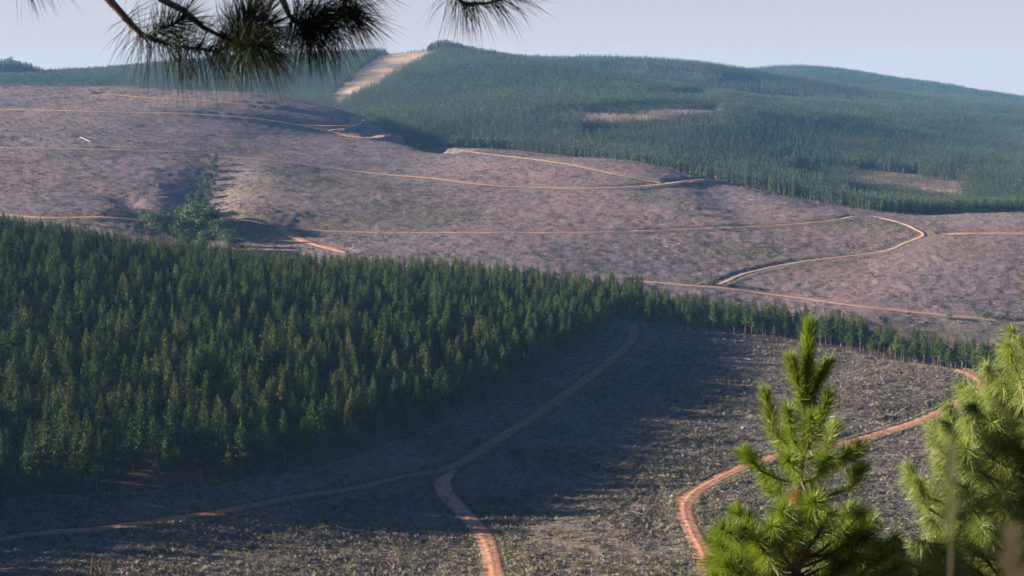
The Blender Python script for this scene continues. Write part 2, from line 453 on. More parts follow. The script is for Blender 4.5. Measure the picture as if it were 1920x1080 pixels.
# (label, photo points, width, nearest distance, farthest distance, material)
ROADS = [
 ('red dirt track running along the edge of the dark plantation', [(-260,1085),(0,1012),(200,990),(400,962),(600,925),(720,902),(830,880),(900,845),(1000,782),(1100,710),(1165,658),(1188,630),(1186,608)], 5.2, 300, 800, 'road_shaded'),
 ('short red dirt road climbing from the bottom edge to the track junction', [(925,1140),(925,1080),(915,1030),(895,990),(862,955),(838,930),(829,905),(840,885),(862,866)], 6.2, 280, 600, 'road'),
 ('sunlit red dirt road curving across the right side of the cleared field', [(1335,1100),(1318,1040),(1298,1000),(1284,965),(1288,938),(1325,908),(1400,873),(1470,852),(1560,838),(1650,812),(1720,790),(1790,757),(1835,727),(1826,707),(1795,694)], 6.0, 280, 800, 'road'),
 ('red dirt spur branching off beside the tree strip on the right', [(1836,724),(1870,716),(1930,714)], 6.0, 300, 800, 'road'),
 ('pale dirt road running just behind the strip of pines', [(1195,526),(1270,533),(1340,538),(1400,545),(1500,558),(1600,572),(1750,588),(1850,598),(1930,606)], 5.5, 780, 1100, 'road_pale'),
 ('pale dirt road climbing the right hump to its hairpin bend', [(1352,533),(1400,513),(1480,495),(1580,482),(1660,471),(1700,455),(1732,441),(1715,428),(1680,415),(1640,406),(1612,405)], 3.6, 850, 1300, 'road_pale'),
 ('long contour road crossing the lower part of the far bare slope', [(432,412),(520,425),(570,430),(800,436),(1060,436),(1300,429),(1480,421),(1570,412),(1612,404)], 4.0, 880, 1300, 'road_pale'),
 ('short red road dropping from the contour road towards the plantation', [(520,426),(545,440),(590,458),(650,474)], 6.5, 860, 1200, 'road'),
 ('red dirt road at the foot of the left slope beside the gully trees', [(-40,400),(0,402),(100,408),(262,413)], 6.5, 940, 1150, 'road'),
 ('middle contour road winding across the far bare slope to its end loop', [(-40,277),(0,278),(200,281),(380,288),(420,294),(600,312),(760,331),(900,346),(1000,352),(1120,353),(1240,346),(1350,337)], 6.5, 1050, 1450, 'road_pale'),
 ('pale track joining the middle contour road from the wood edge', [(850,284),(950,293),(1050,306),(1150,326),(1240,344)], 4.5, 1150, 1600, 'road_pale'),
 ('upper red contour road crossing the far bare slope', [(-40,204),(0,205),(200,210),(430,218),(540,231),(620,246),(700,258),(770,270)], 13.0, 1350, 1850, 'road'),
 ('red branch track above the upper contour road', [(432,218),(520,225),(620,236),(700,240),(735,244)], 10.0, 1380, 1850, 'road'),
 ('short red connecting track near the crest of the bare slope', [(618,246),(640,238),(668,229),(664,217)], 12.0, 1350, 1850, 'road'),
 ('faint track just under the crest of the bare slope', [(190,176),(300,185),(430,193),(520,198)], 10.0, 1500, 1900, 'road'),
 ('red road on the flat ground at the right frame edge', [(1775,439),(1850,437),(1930,438)], 7.5, 950, 1300, 'road'),
 ('thin forest road across the back hill', [(1130,124),(1260,133),(1330,144),(1420,153),(1510,168)], 26.0, 2700, 4200, 'road_pale'),
 ('lower thin forest road across the back hill', [(1225,176),(1300,178),(1400,182),(1520,187)], 26.0, 2300, 4200, 'road_pale'),
]
road_lines = []
for lab, pts, w, d0, d1, mat in ROADS:
    P2 = [cast(u, v, d0, d1) for u, v in pts]
    road_lines.append(smooth_line(P2, 2.0 if d0 < 1000 else 4.0))

road_dist = np.full(ZG.shape, 1e3)               # distance of each ground vertex from the nearest road's edge
ZB = ZG.copy()
road_z = []
for (lab, pts, w, d0, d1, mat), ln in zip(ROADS, road_lines):
    zc = hz(ln[:, 0], ln[:, 1], ZB)
    k = np.ones(9) / 9
    zc = np.convolve(np.pad(zc, 4, mode='edge'), k, mode='valid')
    road_z.append(zc)
    seg = 8
    for i in range(0, len(ln), seg):
        c = ln[i:i + seg + 1]; cz = zc[i:i + seg + 1]
        y0, y1 = c[:, 1].min() - 18, c[:, 1].max() + 18
        i0, i1 = np.searchsorted(gld, [math.log(max(y0, 1)), math.log(y1)])
        azs = np.concatenate([(c[:, 0] - 18) / c[:, 1], (c[:, 0] + 18) / c[:, 1]])
        j0, j1 = np.searchsorted(gaz, [azs.min(), azs.max()])
        if i1 <= i0 or j1 <= j0: continue
        xs, ys = XG[i0:i1, j0:j1], YG[i0:i1, j0:j1]
        d2 = (xs[..., None] - c[:, 0]) ** 2 + (ys[..., None] - c[:, 1]) ** 2
        kk = d2.argmin(-1)
        d = np.sqrt(d2.min(-1)) - w / 2
        cur = road_dist[i0:i1, j0:j1]
        upd = d < cur
        sp = np.maximum(1.0, ys * 0.0028)        # keep the bench a grid cell wider than the road
        f = np.clip((d - sp * 1.1) / 3.5, 0, 1); f = f * f * (3 - 2 * f)
        zt = cz[kk] - 0.15
        blk = ZB[i0:i1, j0:j1]
        nat = ZG[i0:i1, j0:j1]
        blk[...] = np.where(upd, zt * (1 - f) + nat * f, blk)
        cur[...] = np.where(upd, d, cur)

# ------------------------------------------------------------------ land cover, as plan outlines (photo column of the bearing, distance)
def inpoly(a, D, poly):
    pa = np.array([az_of(u) for u, _ in poly]); pd = np.array([d for _, d in poly], float)
    r = np.zeros(np.shape(a), bool)
    j = len(pa) - 1
    for i in range(len(pa)):
        c = ((pd[i] > D) != (pd[j] > D)) & (a < (pa[j] - pa[i]) * (D - pd[i]) / (pd[j] - pd[i] + 1e-9) + pa[i])
        r ^= c
        j = i
    return r
STAND_LEFT = [(-820,245),(-420,282),(-75,326),(-45,385),(0,400),(300,412),(500,430),(700,457),(850,503),(1000,573),(1090,640),(1140,700),(1160,745),(1205,752),(1205,840),(900,850),(600,850),(300,840),(0,850),(-820,850)]
STRIP_RIGHT = [(1206,742),(1300,730),(1420,716),(1550,704),(1750,656),(1850,618),(1930,585),(2150,540),(2180,590),(1960,640),(1860,668),(1750,704),(1600,742),(1400,778),(1206,815)]
DB_U = [-900,0,450,560,600,680,770,850,950,1060,1200,1340,1400,1500,1640,1750,1920,2500]
DB_D = [2100,2100,2080,2050,1980,1860,1640,1600,1580,1490,1400,1315,1290,1260,1200,1215,1215,1230]
TAN_RIDGE = [(622,2250),(632,2450),(680,2700),(712,2950),(745,3250),(838,3060),(822,2880),(790,2770),(725,2520),(668,2340),(640,2180)]
CUTS = [[(1085,1935),(1100,2030),(1200,2065),(1340,2180),(1335,2105),(1200,1970)],          # bare strip under the spur
        [(1580,1640),(1600,1760),(1700,1730),(1795,1650),(1795,1520),(1690,1590)]]           # bare strip in the wood
def far_wood(a, D):
    db = np.interp(a, [az_of(u) for u in DB_U], DB_D)
    x = a * D
    D2 = D + (fbm(x / 40, D / 40, 61, 3) - 0.5) * 60          # ragged edges
    a2 = a + (fbm(x / 35, D / 35, 67, 3) - 0.5) * 0.007
    stray = hash2(np.floor(x / 5), np.floor(D / 5), 5) < 0.10   # a few trees left standing
    w = (D > db) & ~inpoly(a2, D2, TAN_RIDGE)
    for c in CUTS: w &= ~inpoly(a2, D2, c) | stray
    return w

isL, isR, isF = inpoly(AZ, YG, STAND_LEFT), inpoly(AZ, YG, STRIP_RIGHT), far_wood(AZ, YG)
forest = isL | isR | isF
# fine relief of the slash, kept off the roads
bare = (~forest) & (YG > 250)
rel = (fbm(XG / 5.0, YG / 5.0, 11, 3) - 0.5) * 1.1 + (fbm(XG / 24, YG / 24, 17, 2) - 0.5) * 1.2
calm = np.clip((road_dist - 1.0) / (3.0 + YG * 0.006), 0, 1)
ZT = ZB + rel * calm * np.clip((YG - 250) / 80, 0, 1) * np.where(forest, 0.4, 1.0) * np.interp(YG, [900, 1600], [1.0, 0.6])

bird = lambda u, D: (az_of(u), D)
grassy = np.zeros(ZG.shape)
def blob(u, D, ru, rd, amt):
    a0, d0 = bird(u, D)
    global grassy
    q = ((AZ - a0) * YG / ru) ** 2 + ((YG - d0) / rd) ** 2
    grassy = np.maximum(grassy, amt * np.exp(-q * 1.4) * (0.5 + fbm(XG / 30, YG / 30, 23, 3)))
for b in [(470,1010,45,45,1.0),(560,1010,60,25,.8),(470,1150,25,60,.6),(620,1180,60,45,.55),(820,1080,50,45,.65),(640,1045,60,20,.7),(1400,985,45,25,.8),(1500,955,45,40,.5),
          (1720,1060,45,30,.7),(1620,1090,60,20,.8),(1700,800,150,35,.6),(1550,810,120,30,.5),(330,980,60,30,.9),(120,980,80,25,.5),(1050,345,35,40,.5),(960,330,30,40,.5),(1250,1160,30,30,.5),(1100,370,40,30,.5),(1800,1000,40,30,.4)]:
    blob(*b)
grassy = np.maximum(grassy, 0.55 * np.clip(1 - np.abs(road_dist - 3.0) / 4.0, 0, 1) * (YG > 860) * (fbm(XG / 14, YG / 14, 29, 2) > 0.45))
grassy = np.maximum(grassy, np.clip((300 - YG) / 40, 0, 1) * 0.9)
grassy = np.maximum(grassy, np.clip((780 - YG) / 420, 0, 1) * 0.5)
tan = inpoly(AZ, YG, TAN_RIDGE) * (0.55 + 0.45 * (fbm(XG / 45, YG / 45, 83, 3) > 0.42))
for c in CUTS: tan = np.maximum(tan, inpoly(AZ, YG, c) * 0.6)
tan = np.maximum(tan, 0.75 * np.clip(1 - np.maximum(road_dist, 0) / 2.2, 0, 1))
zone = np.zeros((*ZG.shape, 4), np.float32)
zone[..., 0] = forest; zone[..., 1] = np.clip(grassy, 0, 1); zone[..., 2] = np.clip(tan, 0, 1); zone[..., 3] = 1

nd, na = ZG.shape
idx = np.arange(nd * na).reshape(nd, na)
quads = np.stack([idx[:-1, :-1].ravel(), idx[:-1, 1:].ravel(), idx[1:, 1:].ravel(), idx[1:, :-1].ravel()], 1)
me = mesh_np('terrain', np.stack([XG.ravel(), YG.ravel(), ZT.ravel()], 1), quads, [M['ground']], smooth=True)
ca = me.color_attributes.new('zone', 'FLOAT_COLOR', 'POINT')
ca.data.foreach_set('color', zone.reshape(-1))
terrain = tag(link('terrain', me), 'hilly ground with clear-felled brown slopes and wooded hills', 'terrain', kind='structure')

def ht(x, y): return hz(x, y, ZT)

for (lab, pts, w, d0, d1, mat), ln, zc in zip(ROADS, road_lines, road_z):
    t = np.gradient(ln, axis=0); t /= np.linalg.norm(t, axis=1)[:, None] + 1e-9
    nrm = np.stack([-t[:, 1], t[:, 0]], 1)
    s = np.arange(len(ln))
    va = 0.3 if d0 < 700 else 0.95
    wl = w / 2 * (1 + va * (vnoise(s / 6.0, s * 0 + 3, len(pts)) - 0.5)); wr = w / 2 * (1 + va * (vnoise(s / 5.0, s * 0 + 9, len(pts)) - 0.5))
    taper = np.clip(0.45 + np.minimum(s, len(ln) - 1 - s) / 6.0, 0, 1)
    wl, wr = wl * taper, wr * taper
    lift = 0.14 if d0 < 1000 else (0.4 if d0 < 2000 else 1.5)
    prof = [(-1.0, -0.25), (-0.8, 0.03), (-0.45, -0.10), (-0.15, 0.10), (0.15, 0.10), (0.45, -0.10), (0.8, 0.03), (1.0, -0.25)]   # two wheel ruts and a crown
    rows = []
    for f, dz in prof:
        wd = wl if f < 0 else wr
        p = ln + nrm * (f * wd)[:, None]
        rows.append(np.column_stack([p, zc + lift + dz]))
    if 1000 <= d0 < 2000:                          # bare cut bank on the uphill side
        up = np.where(nrm[:, 1] > 0, 1.0, -1.0)
        bank = [np.column_stack([ln + nrm * (up * (w / 2 + q))[:, None], ht(*(ln + nrm * (up * (w / 2 + q))[:, None]).T) + dz]) for q, dz in ((-0.6, .3), (1.2, .45), (2.6, .5), (3.4, .1))]
        B = np.stack(bank, 1)
        ib = np.arange(B.shape[0] * 4).reshape(-1, 4)
        wob = vnoise(s / 9.0, s * 0 + 21, len(pts)) > 0.35
        FB = np.stack([ib[:-1, :-1], ib[:-1, 1:], ib[1:, 1:], ib[1:, :-1]], -1)[wob[:-1]].reshape(-1, 4)
    V = np.stack(rows, 1)
    m, k = V.shape[:2]
    ii = np.arange(m * k).reshape(m, k)
    F = np.stack([ii[:-1, :-1].ravel(), ii[:-1, 1:].ravel(), ii[1:, 1:].ravel(), ii[1:, :-1].ravel()], 1)[:, ::-1]
    V = V.reshape(-1, 3)
    if 1000 <= d0 < 2000:
        F = np.vstack([F, FB + len(V)]); V = np.vstack([V, B.reshape(-1, 3)])
    tag(link('dirt_road', mesh_np('dirt_road', V, F, [M[mat]], smooth=True)), lab, 'road', kind='structure')

# ------------------------------------------------------------------ plants: prototypes as arrays
def tube(path, rad, sides=6):
    """tapered tube along a path: vertices, quads"""
    path = np.asarray(path, float); m = len(path)
    rad = np.asarray(rad, float)
    t = np.gradient(path, axis=0); t /= np.linalg.norm(t, axis=1)[:, None] + 1e-9
    ref = np.where(np.abs(t[:, 2:3]) > 0.9, np.array([[1.0, 0, 0]]), np.array([[0, 0, 1.0]]))
    e1 = np.cross(t, ref); e1 /= np.linalg.norm(e1, axis=1)[:, None] + 1e-9
    e2 = np.cross(t, e1)
    a = np.linspace(0, 2 * np.pi, sides, endpoint=False)
    V = path[:, None] + rad[:, None, None] * (np.cos(a)[None, :, None] * e1[:, None] + np.sin(a)[None, :, None] * e2[:, None])
    ii = np.arange(m * sides).reshape(m, sides)
    j = np.roll(ii, -1, axis=1)
    F = np.stack([ii[:-1].ravel(), j[:-1].ravel(), j[1:].ravel(), ii[1:].ravel()], 1)
    V = np.vstack([V.reshape(-1, 3), path[-1:]])
    cap = np.stack([ii[-1], j[-1], np.full(sides, m * sides)], 1)
    return V, F, cap

def sprays(C, size, r, up=0.35, per=3):
    """small ragged triangles round the points C: vertices, triangles"""
    C = np.repeat(C, per, axis=0); size = np.repeat(size, per)
    k = len(C)
    d = r.normal(size=(k, 3)); d[:, 2] += up; d /= np.linalg.norm(d, axis=1)[:, None]
    e = np.cross(d, r.normal(size=(k, 3))); e /= np.linalg.norm(e, axis=1)[:, None] + 1e-9
    c = C + r.normal(size=(k, 3)) * size[:, None] * 0.45
    L = size * r.uniform(0.6, 1.3, k); Wd = size * r.uniform(0.35, 0.75, k)
    V = np.stack([c - e * Wd[:, None] * 0.5 - d * L[:, None] * 0.4, c + e * Wd[:, None] * 0.5 - d * L[:, None] * 0.4, c + d * L[:, None] * 0.6], 1).reshape(-1, 3)
    return V, np.arange(3 * k).reshape(-1, 3)

def pine_arrays(seed, H=14.0, rmax=1.9, base=0.30, whorls=26, nb=6, size=0.55, per=3, bend=0.25):
    """plantation pine: crown of sprays on whorled branches, and a trunk"""
    r = np.random.default_rng(seed)
    lean = r.normal(size=2) * 0.12
    C, S = [], []
    for k in range(whorls):
        t = (k + r.uniform(-0.3, 0.3)) / (whorls - 1); t = min(max(t, 0), 1)
        h = H * (base + (0.985 - base) * t)
        Rk = rmax * (1 - t) ** 0.85 * (0.6 + 0.4 * min(1, t / 0.15)) * r.uniform(0.72, 1.2) + 0.10
        m = max(3, int(nb * (0.6 + 0.4 * (1 - t)) + r.uniform(-1, 1)))
        a0 = r.uniform(0, 6.28)
        for b in range(m):
            if t < 0.35 and r.random() < 0.25: continue
            a = a0 + 6.283 * b / m + r.normal() * 0.3
            Rb = Rk * r.uniform(0.55, 1.18)
            for s in (0.35, 0.68, 1.0):
                if Rb < 0.5 and s < 0.9: continue
                q = Rb * s
                C.append((lean[0] * t + math.cos(a) * q, lean[1] * t + math.sin(a) * q, h + 0.22 * q + r.normal() * 0.1 - 0.06 * q * q))
                S.append(size * (0.65 + 0.5 * (1 - t)) * r.uniform(0.75, 1.2))
    for q in range(4):
        C.append((lean[0], lean[1], H * 0.985 + q * 0.12)); S.append(size * 0.5)
    cv, cf = sprays(np.array(C), np.array(S), r, 0.45, per)
    tv, tq, tc = tube([(0, 0, -0.6), (0, 0, H * 0.3), (lean[0] * .5, lean[1] * .5, H * 0.7), (lean[0], lean[1], H)], [0.17, 0.135, 0.08, 0.02], 6)
    return (cv, cf), (tv, tq, tc)

def bush_arrays(seed, H=6.0, rx=3.0, clumps=26, size=0.7, per=26, base=0.12, limbs=6):
    """broadleaf tree: leaf sprays on the shells of many uneven clumps, and a forked trunk"""
    r = np.random.default_rng(seed)
    C, S = [], []
    tips = []
    for k in range(clumps):
        a = r.uniform(0, 6.283); t = r.random() ** 0.8
        q = rx * math.sqrt(r.random()) * (0.55 + 0.45 * math.sin(math.pi * min(1, 0.18 + 0.8 * t)))
        c = np.array([math.cos(a) * q, math.sin(a) * q, H * (base + (0.9 - base) * t)])
        rr = rx * r.uniform(0.22, 0.42)
        tips.append(c)
        d = r.normal(size=(per, 3)); d /= np.linalg.norm(d, axis=1)[:, None]
        C.append(c + d * rr * np.array([1, 1, 0.75]) * r.uniform(0.75, 1.05, (per, 1)))
        S.append(size * r.uniform(0.6, 1.2, per))
    cv, cf = sprays(np.vstack(C), np.concatenate(S), r, 0.2, 2)
    parts = [tube([(0, 0, -0.5), (0.1, 0, H * 0.25), (0.0, 0.1, H * 0.55)], [0.05 * H * .5, 0.04 * H * .5, 0.02 * H * .5], 6)]
    for c in tips[:limbs]:
        parts.append(tube([(0.05, 0, H * 0.2), c * np.array([.5, .5, .75]), c], [0.018 * H * .5 + .03, 0.02 + 0.006 * H, 0.02], 5))
    return (cv, cf), parts

def merge(parts):
    """[(vertices, quads, tris)...] to one vertex array and face lists"""
    V, Q, T, o = [], [], [], 0
    for p in parts:
        V.append(p[0])
        if p[1] is not None and len(p[1]): Q.append(p[1] + o)
        if len(p) > 2 and p[2] is not None and len(p[2]): T.append(p[2] + o)
        o += len(p[0])
    return np.vstack(V), ([np.vstack(Q)] if Q else []) + ([np.vstack(T)] if T else [])

def one_mesh(name, crown, trunk_parts, m_crown, m_trunk):
    tv, tf = merge(trunk_parts)
    V = np.vstack([crown[0], tv])
    F = [crown[1]] + [f + len(crown[0]) for f in tf]
    mi = np.concatenate([np.zeros(len(crown[1]), int)] + [np.ones(len(f), int) for f in tf])
    return mesh_np(name, V, F, [m_crown, m_trunk], mi)

# stuff is scattered with geometry nodes from unlinked prototype meshes
def proto_collection(name, meshes):
    c = bpy.data.collections.new(name)
    for i, m in enumerate(meshes):
        c.objects.link(bpy.data.objects.new('%s_%02d' % (name, i), m))
    return c

def scatter(name, pts, scl, rot, idx, coll, label, cat):
    me = bpy.data.meshes.new(name)
    me.vertices.add(len(pts))
    me.vertices.foreach_set('co', np.ascontiguousarray(pts, np.float32).ravel())
    a = me.attributes.new('scl', 'FLOAT_VECTOR', 'POINT'); a.data.foreach_set('vector', np.ascontiguousarray(scl, np.float32).ravel())
    a = me.attributes.new('rot', 'FLOAT_VECTOR', 'POINT'); a.data.foreach_set('vector', np.ascontiguousarray(rot, np.float32).ravel())
    a = me.attributes.new('pick', 'INT', 'POINT'); a.data.foreach_set('value', np.ascontiguousarray(idx, np.int32))
    ng = bpy.data.node_groups.new(name, 'GeometryNodeTree')
    ng.interface.new_socket('Geometry', in_out='INPUT', socket_type='NodeSocketGeometry')
    ng.interface.new_socket('Geometry', in_out='OUTPUT', socket_type='NodeSocketGeometry')
    gi, go = ng.nodes.new('NodeGroupInput'), ng.nodes.new('NodeGroupOutput')
    ci = ng.nodes.new('GeometryNodeCollectionInfo')
    ci.inputs['Collection'].default_value = coll
    ci.inputs['Separate Children'].default_value = True
    ci.inputs['Reset Children'].default_value = True
    ip = ng.nodes.new('GeometryNodeInstanceOnPoints')
    ip.inputs['Pick Instance'].default_value = True
    def na_(nm, ty):
        q = ng.nodes.new('GeometryNodeInputNamedAttribute'); q.data_type = ty; q.inputs['Name'].default_value = nm
        return q.outputs[0]
    e2r = ng.nodes.new('FunctionNodeEulerToRotation')
    ng.links.new(na_('rot', 'FLOAT_VECTOR'), e2r.inputs[0])
    ng.links.new(gi.outputs[0], ip.inputs['Points'])
    ng.links.new(ci.outputs[0], ip.inputs['Instance'])
    ng.links.new(na_('pick', 'INT'), ip.inputs['Instance Index'])
    ng.links.new(e2r.outputs[0], ip.inputs['Rotation'])
    ng.links.new(na_('scl', 'FLOAT_VECTOR'), ip.inputs['Scale'])
    ng.links.new(ip.outputs[0], go.inputs[0])
    o = link(name, me)
    md = o.modifiers.new('scatter', 'NODES')
    md.node_group = ng
    return tag(o, label, cat, kind='stuff')

def jitter_grid(x0, x1, y0, y1, sp, jit, ang=0.0, r=rng):
    cx, cy = (x0 + x1) / 2, (y0 + y1) / 2
    L = max(x1 - x0, y1 - y0) * 0.75
    g = np.arange(-L, L, sp)
    X, Y = np.meshgrid(g, g)
    X = X.ravel() + r.uniform(-jit, jit, X.size) * sp; Y = Y.ravel() + r.uniform(-jit, jit, Y.size) * sp
    c, s = math.cos(ang), math.sin(ang)
    X, Y = cx + X * c - Y * s, cy + X * s + Y * c
    k = (X > x0) & (X < x1) & (Y > y0) & (Y < y1)
    return X[k], Y[k]

def pix(x, y, z):
    """photo pixel of a world point"""
    d = y * CP - z * SP
    return 960 + FPX * x / d, 540 - FPX * (z * CP + y * SP) / d

# running horizon seen from the camera, to leave out what hills hide
TE = np.maximum.accumulate(ZT / YG, axis=0)
def seen(x, y, z, h, slack=4.0):
    te = hz(x, np.maximum(y * 0.985, 1), TE)
    return (z + h + slack) / y >= te

# ---------------------------------------------------------------- near plantation
N_VAR = 8
near_protos = [pine_arrays(100 + k, H=14.0, rmax=2.25 + 0.2 * (k % 4), base=0.32 + 0.03 * (k % 3), whorls=24, nb=6, size=0.62, per=3) for k in range(N_VAR)]
crown_me = [mesh_np('pine_crown', c[0], c[1], [M['pine']]) for c, t in near_protos]
trunk_me = [mesh_np('pine_trunk', *merge([t]), [M['bark_far']], smooth=True) for c, t in near_protos]
crown_red = mesh_np('dying_crown', near_protos[2][0][0], near_protos[2][0][1], [M['pine_red']])
near_coll = proto_collection('plantation_pine', [one_mesh('plantation_pine', c, [t], M['pine'], M['bark_far']) for c, t in near_protos])

X, Y = jitter_grid(-620, 700, 240, 860, 4.9, 0.42, 0.5)
a = X / Y
kL, kR = inpoly(a, Y, STAND_LEFT), inpoly(a, Y, STRIP_RIGHT)
kL &= a > az_of(-640)
rd = hz(X, Y, road_dist)
keep = (kL | kR) & (rd > 2.2) & (a < 0.47)
keep &= ~(kL & (rng.random(len(X)) < 0.06))
X, Y, kR = X[keep], Y[keep], kR[keep]
Z = ht(X, Y)
keep = seen(X, Y, Z, 15, 3) | (X / Y < -0.35)
X, Y, Z, kR = X[keep], Y[keep], Z[keep], kR[keep]
nT = len(X)
hs = np.where(rng.random(nT) < 0.40, rng.uniform(0.98, 1.24, nT), rng.uniform(0.52, 0.78, nT)) * (0.93 + 0.14 * fbm(X / 40, Y / 40, 41, 2))
front = Y - np.interp(X / Y, [az_of(u) for u, _ in STAND_LEFT[3:14]], [d for _, d in STAND_LEFT[3:14]]) < 16
hs = np.where(front & ~kR, np.where(rng.random(nT) < 0.25, rng.uniform(1.12, 1.32, nT), rng.uniform(0.55, 0.8, nT)), hs)   # ragged front of tall and stunted trees
hs = np.where(kR, hs * 0.97, hs)
ws = (0.45 + 0.55 * hs) * rng.uniform(0.85, 1.2, nT)
rz = rng.uniform(0, 6.283, nT)
var = rng.integers(0, N_VAR, nT)
U, Vv = pix(X, Y, Z + 11 * hs)
inframe = (U > 8) & (U < 1912) & (Vv > 0) & (Vv < 1075)
# the individuals: the front trees of the big stand and the open edge of the strip
d_edge_R = np.abs(hz(X, Y, AZ) * 0) + (Y - np.interp(X / Y, [az_of(u) for u, _ in STRIP_RIGHT[:8]], [d for _, d in STRIP_RIGHT[:8]]))
cand_R = np.nonzero(inframe & kR & (d_edge_R < 7.0) & (U < 1830))[0]
cand_L = np.nonzero(inframe & ~kR)[0]
cand_L = cand_L[np.argsort(Y[cand_L])]
pick_R = cand_R[np.argsort(Y[cand_R])][:60]
pick_L = cand_L[:300 - len(pick_R) - 4]
red_spots = [(337, 612), (622, 690), (205, 842), (648, 570)]
red_idx = []
for u, v in red_spots:
    d = (U - u) ** 2 + (Vv - v) ** 2 + np.where(kR, 1e9, 0)
    d[pick_L] = 1e9
    red_idx.append(int(np.argmin(d)))
def d_front_L(i):
    return Y[i] - np.interp(X[i] / Y[i], [az_of(u) for u, _ in STAND_LEFT[:13]], [d for _, d in STAND_LEFT[:13]])
def plant_pine(i, label, group, crown=None, scale=1.0):
    o = empty('pine_tree', (X[i], Y[i], Z[i]), rz[i])
    o.scale = (ws[i] * scale, ws[i] * scale, hs[i] * scale)
    link('trunk', trunk_me[var[i]], o)
    link('crown', crown or crown_me[var[i]], o)
    return tag(o, label, 'tree', group)
singles = set()
for i in pick_L:
    singles.add(int(i))
    if d_front_L(i) < 6: plant_pine(i, 'dark green pine in the front row of the plantation above the shaded track', 'front row pines of the plantation')
    elif d_front_L(i) < 22: plant_pine(i, 'dark green pine a few rows behind the front row of the plantation', 'second rows of plantation pines')
    else: plant_pine(i, 'dark green pine deeper inside the dense plantation left of the track', 'inner plantation pines')
for i in pick_R:
    singles.add(int(i))
    plant_pine(i, 'pine with bare trunk on the open edge of the narrow tree strip', 'edge pines of the strip')
for i, lab in zip(red_idx, ['rust-red dying pine in the middle of the left plantation', 'thin rust-red dying pine in the centre of the plantation',
                            'low rust-brown dying pine near the front left of the plantation', 'faded red-brown pine near the back edge of the plantation']):
    singles.add(i)
    plant_pine(i, lab, None, crown_red)
rest = np.array([i for i in range(nT) if i not in singles])
for sel, nm, lab in ((rest[~kR[rest]], 'plantation_forest', 'dense dark green pine plantation filling the left middle ground'),
                     (rest[kR[rest]], 'pine_strip_forest', 'narrow strip of pines behind the cleared field')):
    scatter(nm, np.stack([X[sel], Y[sel], Z[sel]], 1), np.stack([ws[sel], ws[sel], hs[sel]], 1),
            np.stack([rng.normal(0, .02, len(sel)), rng.normal(0, .02, len(sel)), rz[sel]], 1), var[sel], near_coll, lab, 'forest')

# ---------------------------------------------------------------- far woods
def lowpine(seed, **kw): return pine_arrays(seed, **kw)
mid_protos = [pine_arrays(200 + k, H=14, rmax=1.9, base=0.22, whorls=13, nb=5, size=0.95, per=2) for k in range(6)]
mid_coll = proto_collection('wood_pine', [one_mesh('wood_pine', c, [t], M['pine_far'], M['bark_far']) for c, t in mid_protos])
low_protos = [pine_arrays(300 + k, H=14, rmax=2.3, base=0.12, whorls=8, nb=5, size=1.6, per=1) for k in range(5)]
low_coll = proto_collection('hill_pine', [one_mesh('hill_pine', c, [t], M['pine_far'], M['bark_far']) for c, t in low_protos])
def wood(d0, d1, sp, ang, coll, nv, s0, nm, lab, jit=0.3):
    X, Y = jitter_grid(-0.44 * d1, 0.44 * d1, d0, d1, sp, jit, ang)
    a = X / Y
    k = (np.abs(a) < 0.43) & far_wood(a, Y) & (hz(X, Y, road_dist) > 3.0)
    if d1 > 2500:                                  # cleared verge below the forest roads
        for q in (15, 30, 45, 60, 75): k &= hz(X * (1 + q / Y), Y + q, road_dist) > 2.0
    X, Y = X[k], Y[k]
    k = rng.random(len(X)) > 0.05 + 0.25 * (fbm(X / 60, Y / 60, 57, 3) > 0.66)
    X, Y = X[k], Y[k]
    Z = ht(X, Y)
    k = seen(X, Y, Z, 15)
    X, Y, Z = X[k], Y[k], Z[k]
    m = len(X)
    stand = np.where(fbm(X / 320, Y / 320, 71, 2) > 0.5, 1.0, 0.86)
    young = np.zeros(m, bool)                      # younger rows just below the bare strips
    for c in CUTS:
        for q in (30, 60, 90, 120): young |= inpoly(X / Y, Y + q, c) | inpoly((X + q * .6) / Y, Y, c)
    stand = np.where(young, 0.5, stand)
    h = np.clip(rng.normal(1, 0.12, m), .65, 1.3) * s0 * stand; w = h * rng.uniform(.85, 1.2, m)
    scatter(nm, np.stack([X, Y, Z], 1), np.stack([w, w, h], 1), np.stack([np.zeros(m), np.zeros(m), rng.uniform(0, 6.28, m)], 1), rng.integers(0, nv, m), coll, lab, 'forest')
    return m
n1 = wood(1150, 1950, 4.6, 0.35, mid_coll, 6, 1.0, 'valley_forest', 'blue-green pine wood filling the valley behind the bare slope')
n2 = wood(1950, 3100, 5.6, 0.75, low_coll, 5, 1.0, 'summit_forest', 'hazy pine wood in planted rows climbing the summit hill', 0.22)
n3 = wood(3100, 4900, 8.0, 0.2, low_coll, 5, 1.15, 'ridge_forest', 'hazy pine woods along the most distant ridges', 0.35)
print('trees', nT, n1, n2, n3)

